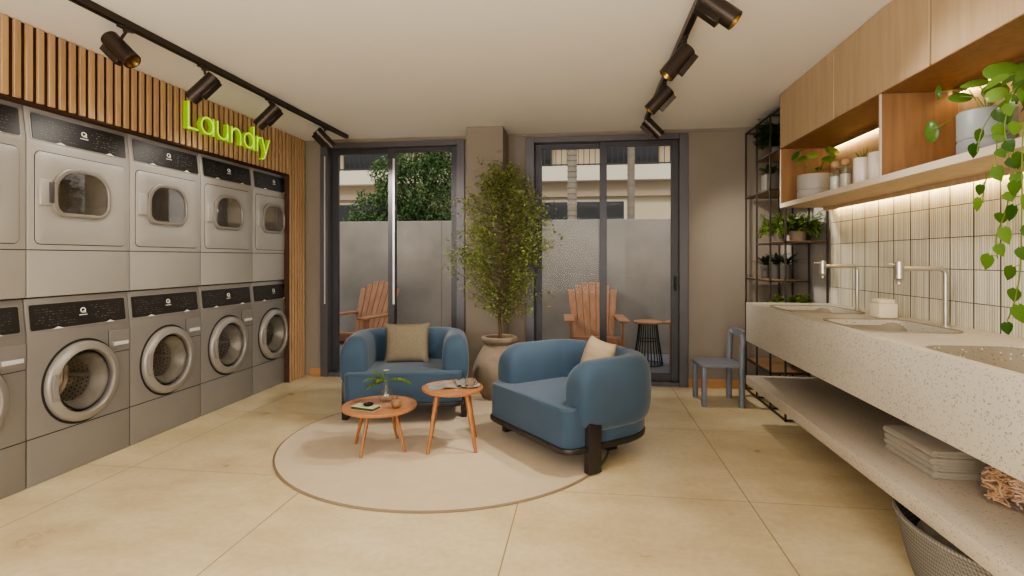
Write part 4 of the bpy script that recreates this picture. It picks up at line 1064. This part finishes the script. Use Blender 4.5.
O = Vector((1.64, 2.0, SZ))
def W_(*ps): return [Vector(p)-O for p in ps]
vine(W_((1.64, 2.0, 1.84), (1.50, 2.08, 1.87), (1.43, 2.09, 1.72), (1.43, 2.11, 1.62), (1.43, 2.16, 1.54), (1.43, 2.17, 1.47)))
vine(W_((1.64, 2.0, 1.84), (1.49, 2.05, 1.88), (1.42, 2.05, 1.74), (1.43, 2.04, 1.56), (1.43, 2.06, 1.44), (1.43, 2.105, 1.35), (1.43, 2.10, 1.27)))
vine(W_((1.64, 2.0, 1.84), (1.48, 1.98, 1.88), (1.42, 1.97, 1.72), (1.42, 1.98, 1.45), (1.43, 2.0, 1.25), (1.43, 2.02, 1.14), (1.43, 2.055, 1.06)))
vine(W_((1.64, 2.0, 1.84), (1.46, 1.93, 1.86), (1.42, 1.92, 1.66), (1.42, 1.91, 1.4), (1.43, 1.92, 1.2)))
vine(W_((1.64, 2.0, 1.84), (1.52, 2.16, 1.85), (1.45, 2.19, 1.76), (1.43, 2.20, 1.66)))
for k in range(48):
    a = k*2.39996; d = Vector((math.cos(a)-.35, math.sin(a), rnd.uniform(.2, 1.5))); pts = arc((0, 0, .14), d, rnd.uniform(.1, .24), 1.0, 5)
    for p in pts: p.x = min(p.x, .18)
    tube(bs, pts, .002, 5); leaf(bl, pts[-1], Vector((d.x*.6-.2, d.y, -.5)), Vector((-.6, -.6, .8)), rnd.uniform(.05, .085), rnd.uniform(.042, .065), fold=.2, heart=True)
obj('vines', bs, 'stem', PT); obj('leaves', bl, 'pothos', PT, ang=80)

# ------------------------------------------------------------------ things under the counter
def towel(label, z, dx, dy, rz, first=None):
    b = BM(); t = .0268; Lx, Ly = .25, .36
    # two folded layers with a rounded fold at the far edge
    n = 8
    for lay, (z0, th) in enumerate(((0, t*.5), (t*.5, t*.5))):
        prism(b, rrect(0, Lx, 0, Ly, .03, 5), z0+.0002, z0+th-.0002, .0062, 4)
    tube(b, [(.004, .004, t*.5), (.004, Ly-.004, t*.5)], t*.5, 12)
    tube(b, [(.004, Ly-.004, t*.5), (Lx-.004, Ly-.004, t*.5)], t*.5, 12)
    o = obj('folded_towel', b, 'towel'); o.location = (1.435+dx, 2.45+dy, z); o.rotation_euler = (0, 0, rz)
    return tag(o, label, 'towel', 'folded towels under the counter')
for i, lb in enumerate(('bottom folded beige towel of the stack on the terrazzo shelf', 'second folded beige towel from the bottom of the stack', 'third folded beige towel from the bottom of the stack', 'topmost folded beige towel of the stack on the terrazzo shelf')):
    towel(lb, .361+i*.0275, (.0, .004, -.006, .003)[i], (.0, .006, .002, .01)[i], (.0, .015, -.01, .02)[i])
J = thing('glass_jar', 'clear glass jar of wooden shavings beside the folded towels', 'jar', (1.60, 2.255, .361))
b = BM(); lathe(b, [(0, 0), (.108, 0), (.112, .005), (.112, .185), (.108, .188), (.106, .185), (.106, .007), (0, .006)], 40); obj('jar_body', b, 'clearglass', J)
b = BM(); rnd = random.Random(2)
for k in range(300):
    r_ = .095*math.sqrt(rnd.random()); a = rnd.uniform(0, 2*PI); z = rnd.uniform(.012, .115-.3*r_**1.2); c = Vector((r_*math.cos(a), r_*math.sin(a), z)); d = Vector((rnd.uniform(-1, 1), rnd.uniform(-1, 1), rnd.uniform(-.3, .3))).normalized()*rnd.uniform(.015, .035)
    pts = [c-d, c+Vector((0, 0, rnd.uniform(-.006, .01))), c+d]
    for p in pts:
        q = math.hypot(p.x, p.y)
        if q > .101: p.x *= .101/q; p.y *= .101/q
        p.z = max(p.z, .01)
    tube(b, pts, .0035, 5)
sh = obj('wooden_shavings', b, 'luffa', loc=(1.60, 2.255, .361), ang=None); tag(sh, 'heap of tan wooden shavings filling the clear glass jar', 'shavings', kind='stuff')
BK = thing('woven_basket', 'grey woven laundry basket on the floor under the terrazzo shelf', 'basket', (1.475, 2.22, 0))
b = BM(); prof = [(0, .004), (.2, .004), (.212, .0)]
for k in range(16): 
    z = .005+k*.0158; r_ = .215+.075*(z/.255)**.7; prof += [(r_-.002, z), (r_+.004, z+.007)]
prof += [(.296, .258), (.29, .264), (.284, .258), (.2, .012), (0, .010)]
lathe(b, prof, 64, sx=.86, sy=1.25); obj('basket_body', b, 'basket', BK)
b = BM(); tube(b, [(.29*.86*math.cos(2*PI*k/48), .29*1.25*math.sin(2*PI*k/48), .261) for k in range(48)], .009, 8, closed=True); obj('rim', b, 'basket', BK)
def cloth(name, label, m, loc, w, l, hgt, seed):
    rnd = random.Random(seed); b = BM(); n = 16; G = []
    for i in range(n+1):
        G.append([b.verts.new(((i/n-.5)*w, (j/n-.5)*l, hgt*((1-((i/n-.5)*2)**4)*(1-((j/n-.5)*2)**4))*(1+.15*math.sin(i*1.3+j*.7))+.012*math.sin(i*.9-j*1.1))) for j in range(n+1)])
    for i in range(n):
        for j in range(n): b.faces.new((G[i][j], G[i+1][j], G[i+1][j+1], G[i][j+1]))
    bot = [G[i][0] for i in range(n+1)]
    o = obj(name, b, m, ang=80, loc=loc); o.rotation_euler = (0, 0, .3); tag(o, label, 'cloth')
    md = o.modifiers.new('thick', 'SOLIDIFY'); md.thickness = .008
cloth('crumpled_towel', 'beige towel lying inside the grey woven basket', 'towel', (1.44, 2.33, .12), .2, .26, .1, 1)
cloth('blue_cloth', 'dark blue cloth at the near end of the woven basket', 'denim', (1.41, 2.07, .12), .2, .18, .12, 2)

# ------------------------------------------------------------------ outside terrace
b = BM(); box(b, -8, 6, YB+.23, 30, -.16, -.02); obj('floor_terrace', b, 'pave', kind='structure', ang=None)
b = BM(); box(b, -8, 6, 7.5, 7.65, -.02, 1.80, .006, 1); gw = obj('garden_wall', b, 'concrete'); tag(gw, 'grey concrete boundary wall behind the terrace chairs', 'wall')
b = BM()
for x in (-6.4, -4.2, -2.0, .2, 2.4, 4.6): box(b, x-.003, x+.003, 7.4975, 7.5002, -.02, 1.8)
obj('wall_joint', b, 'frame', gw, ang=None)
def adirondack(label, loc, rz):
    T = thing('garden_chair', label, 'chair', loc, rz, 'slatted wooden terrace chairs')
    n = 7
    for k in range(n):
        u = (k-(n-1)/2)/((n-1)/2); b = BM(); ht = .97-.10*u*u; xb = u*.205; xt = u*.275; w0 = .031; w1 = .04
        yb, yt = .13, .13+.32*(ht-.26)/.7
        v = [(xb-w0, yb, .24), (xb+w0, yb, .24), (xt+w1, yt, ht), (xt-w1, yt, ht)]
        A = [b.verts.new(p) for p in v]; B_ = [b.verts.new((x, y+.02, z+.008)) for x, y, z in v]
        b.faces.new(A[::-1]); b.faces.new(B_)
        for i in range(4): b.faces.new((A[i], A[(i+1) % 4], B_[(i+1) % 4], B_[i]))
        obj('back_slat', b, 'chairwood', T)
    b = BM()
    for k in range(6):
        y = -.36+k*.088; z = .37-.022*k; box(b, -.27, .27, y, y+.078, z-.02, z, .003, 1)
    obj('seat', b, 'chairwood', T)
    for s in (-1, 1):
        b = BM(); box(b, s*.315-.06, s*.315+.06, -.42, .30, .545, .57, .004, 1); obj('armrest', b, 'chairwood', T)
        b = BM(); box(b, s*.3-.014, s*.3+.014, -.36, -.26, 0, .545, .003, 1); obj('leg', b, 'chairwood', T)
        b = BM(); v = [(-.36, .35), (-.36, .25), (.5, 0), (.58, 0), (.5, .08)]
        prism(b, v, -.014, .014, mtx=Matrix.Translation((s*.272, 0, 0)) @ YZ); obj('leg', b, 'chairwood', T)
    b = BM(); box(b, -.33, .33, .30, .325, .5, .57, .003, 1); obj('back_rail', b, 'chairwood', T)
    b = BM(); box(b, -.27, .27, -.375, -.36, .27, .36, .003, 1); obj('front_apron', b, 'chairwood', T)
    return T
A1 = adirondack('wooden slatted garden chair in the middle of the right glass door', (.13, 6.75, -.02), R(3))
dup(A1, (-2.86, 6.72, -.02), 'wooden slatted garden chair seen behind the left glass door', R(-14))
dup(A1, (1.42, 6.5, -.02), 'wooden slatted garden chair cut off by the right door frame', R(-32))
T = thing('wire_side_table', 'round side table with black wire base between two garden chairs', 'side table', (.77, 6.75, -.02))
b = BM(); lathe(b, [(0, .505), (.165, .505), (.17, .512), (.17, .522), (.165, .528), (0, .528)], 40); obj('table_top', b, 'chairwood', T)
b = BM()
for k in range(26):
    a = 2*PI*k/26; c, s = math.cos(a), math.sin(a); tube(b, [(.105*c, .105*s, .505), (.13*c, .13*s, .3), (.175*c, .175*s, .01)], .0055, 5)
for r_, z in ((.105, .5), (.13, .3), (.175, .01)): tube(b, [(r_*math.cos(2*PI*k/36), r_*math.sin(2*PI*k/36), z) for k in range(36)], .0055, 5, closed=True)
obj('wire_base', b, 'black', T)

# palms and ficus
def palm(label, x, y, r):
    T = thing('palm_tree', label, 'tree', (x, y, -.02), group='palm trunks behind the garden wall')
    b = BM(); prof = [(0, 0)]
    z = 0; k = 0
    while z < 8: prof += [(r*(1+.07), z), (r*.95, z+.12)]; z += .14
    prof += [(0, z)]; lathe(b, prof, 20); obj('trunk', b, 'palmbark', T)
    b = BM()
    for i in range(26):
        a = i*2.39996; pts = arc((0, 0, 8.1), (math.cos(a), math.sin(a), random.uniform(-.1, 1.2)), 2.6, 1.8, 8); tube(b, pts, .02, 4)
        for k in range(2, 9):
            d = (pts[k]-pts[k-1]).normalized(); s = d.cross(Vector((0, 0, 1))).normalized()
            for f in (0, .5):
                for q in (-1, 1): leaf(b, pts[k-1].lerp(pts[k], f), s*q+d*.8+Vector((0, 0, -.4)), Vector((0, 0, 1)), .5, .05)
    obj('fronds', b, 'leaf2', T, ang=None)
palm('ringed palm trunk seen through the left pane of the right glass door', -.30, 14, .118); palm('ringed palm trunk seen through the right pane of the right glass door', 1.18, 14, .09)
palm('ringed palm trunk at the right edge of the left glass door', -3.05, 12.5, .13)
def bush(label, loc, blobs, n, lsz, trunk_h, seed):
    T = thing('leafy_tree', label, 'tree', loc); rnd = random.Random(seed); bt = BM(); bl = BM()
    tube(bt, [(0, 0, 0), (.05, 0, trunk_h*.5), (0, 0, trunk_h)], [.12, .1, .08], 10)
    tot = sum(q[3]**2 for q in blobs)
    for cx, cy, cz, r_ in blobs:
        tube(bt, [(0, 0, trunk_h*.8), (cx*.5, cy*.5, (trunk_h+cz)/2), (cx, cy, cz)], [.06, .04, .015], 6)
        for k in range(int(n*r_*r_/tot)):
            d = rv().normalized(); rr = r_*(.55+.5*rnd.random()**.6)*(1+.12*math.sin(d.x*7+d.z*5)); q = Vector((cx, cy, cz))+Vector((d.x*rr, d.y*rr, d.z*rr))
            small_leaf(bl, q, rv()+Vector((0, 0, -.3)), rv()+Vector((0, 0, 1)), lsz*rnd.uniform(.7, 1.3), lsz*.55)
    obj('trunk', bt, 'bark', T); obj('foliage', bl, 'leaf2', T, ang=None)
bush('dense dark green tree behind the garden wall, seen through the left door', (-3.45, 10.6, -.02),
     [(.1, 0, 2.7, .75), (-.35, .1, 2.3, .55), (.45, 0, 2.35, .5), (.1, 0, 3.4, .6), (-.1, 0, 1.9, .6), (.55, .1, 3.0, .42), (.5, 0, 1.8, .5), (-.9, .1, 2.25, .42), (-1.05, .1, 1.9, .4), (-.5, 0, 3.0, .35), (-.6, 0, 1.8, .4), (.6, .2, 3.5, .4)], 17000, .075, 1.6, 3)

# apartment building beyond
FB = thing('apartment_building', 'cream apartment building with balconies beyond the garden wall', 'building', (0, 26, -.02))
def fbox(name, m, *a, parent=FB, bev=0):
    b = BM(); box(b, *a, bev); return obj(name, b, m, parent, ang=None)
fbox('wall', 'facade', -26, 14, 1.2, 8, 0, 12)
fbox('balcony_slab', 'facade2', -26, 14, -.6, 1.2, 4.9, 5.58)
fbox('band', 'facadeband', -26, 14, -.1, 1.2, 4.2, 4.9)
fbox('balcony_slab', 'facade2', -26, 14, -.6, 1.2, 8.2, 8.9)
fbox('lower_wall', 'facade', -26, 14, .2, 1.2, 0, 4.2)
for x0, x1 in ((-2.1, 1.87), (-14.5, -9.5), (4.5, 8)):
    w_ = fbox('window', 'facade2', x0-.12, x1+.12, .12, .2, 1.6, 4.08); fbox('pane', 'darkwin', x0, x1, .08, .12, 1.7, 3.97, parent=w_)
for x0, x1 in ((1.1, 3.6), (-4, -1.6), (-12.5, -10), (-20, -17)):
    w_ = fbox('balcony_door', 'facadeband', x0-.08, x1+.08, 1.14, 1.2, 5.6, 7.9); fbox('pane', 'darkwin', x0, x1, 1.1, 1.14, 5.6, 7.8, parent=w_)
for s0, s1 in ((-26, -6), (-6, 14)):
    b = BM(); x = s0
    while x < s1: box(b, x, x+.03, -.55, -.52, 5.58, 6.45); x += .26
    box(b, s0, s1, -.57, -.5, 6.42, 6.5); box(b, s0, s1, -.57, -.5, 5.62, 5.67); obj('railing', b, 'rail', FB, ang=None)

# ------------------------------------------------------------------ light
w = bpy.data.worlds.new('World'); scn.world = w; w.use_nodes = True
nt = w.node_tree; bg = nt.nodes['Background']
tc = nd(nt, 'ShaderNodeTexCoord'); sp = nd(nt, 'ShaderNodeSeparateXYZ'); nt.links.new(tc.outputs['Generated'], sp.inputs[0])
rp = nd(nt, 'ShaderNodeValToRGB'); rp.color_ramp.elements[0].color = (.55, .5, .44, 1); rp.color_ramp.elements[0].position = .45; rp.color_ramp.elements[1].color = (.86, .89, .93, 1); rp.color_ramp.elements[1].position = .65
mr = nd(nt, 'ShaderNodeMapRange'); mr.inputs[1].default_value = -1; nt.links.new(sp.outputs[2], mr.inputs[0]); nt.links.new(mr.outputs[0], rp.inputs[0]); nt.links.new(rp.outputs[0], bg.inputs[0]); bg.inputs[1].default_value = 1.0
su = bpy.data.lights.new('sun', 'SUN'); su.energy = 1.0; su.angle = R(12); su.color = (1, .95, .86)
so = bpy.data.objects.new('sun', su); COL.objects.link(so); so.rotation_euler = (R(48), 0, R(-12))

area('shopfront_daylight', (-.9, -2.45, 1.35), (R(90), 0, 0), 3.8, 1.9, 90, (1, .96, .92))
area('added_ceiling_fill', (-.8, -1.2, 2.5), (0, 0, 0), 3.2, 1.2, 30, (1, .95, .9))  # added soft fill behind the camera, not a known fixture
area('added_upward_fill', (-.6, -.9, .9), (PI, 0, 0), 3.0, 1.6, 70, (1, .96, .92))  # added unseen lamp facing up, brightens the ceiling and its bounce

# ------------------------------------------------------------------ camera
cam = bpy.data.cameras.new('camera'); co = bpy.data.objects.new('camera', cam); COL.objects.link(co); scn.camera = co
co.location = (0, 0, 1.272); co.rotation_euler = (PI/2, 0, R(7.55))
cam.sensor_width = 36; cam.lens = 543/1024*36; cam.shift_y = -(288-258)/1024; cam.clip_start = .05; cam.clip_end = 200
scn.view_settings.view_transform = 'AgX'; scn.view_settings.look = 'AgX - Medium High Contrast'; scn.view_settings.exposure = .68
try: scn.cycles.use_denoising = True; scn.cycles.max_bounces = 10; scn.cycles.diffuse_bounces = 6; scn.cycles.transparent_max_bounces = 16
except Exception: pass
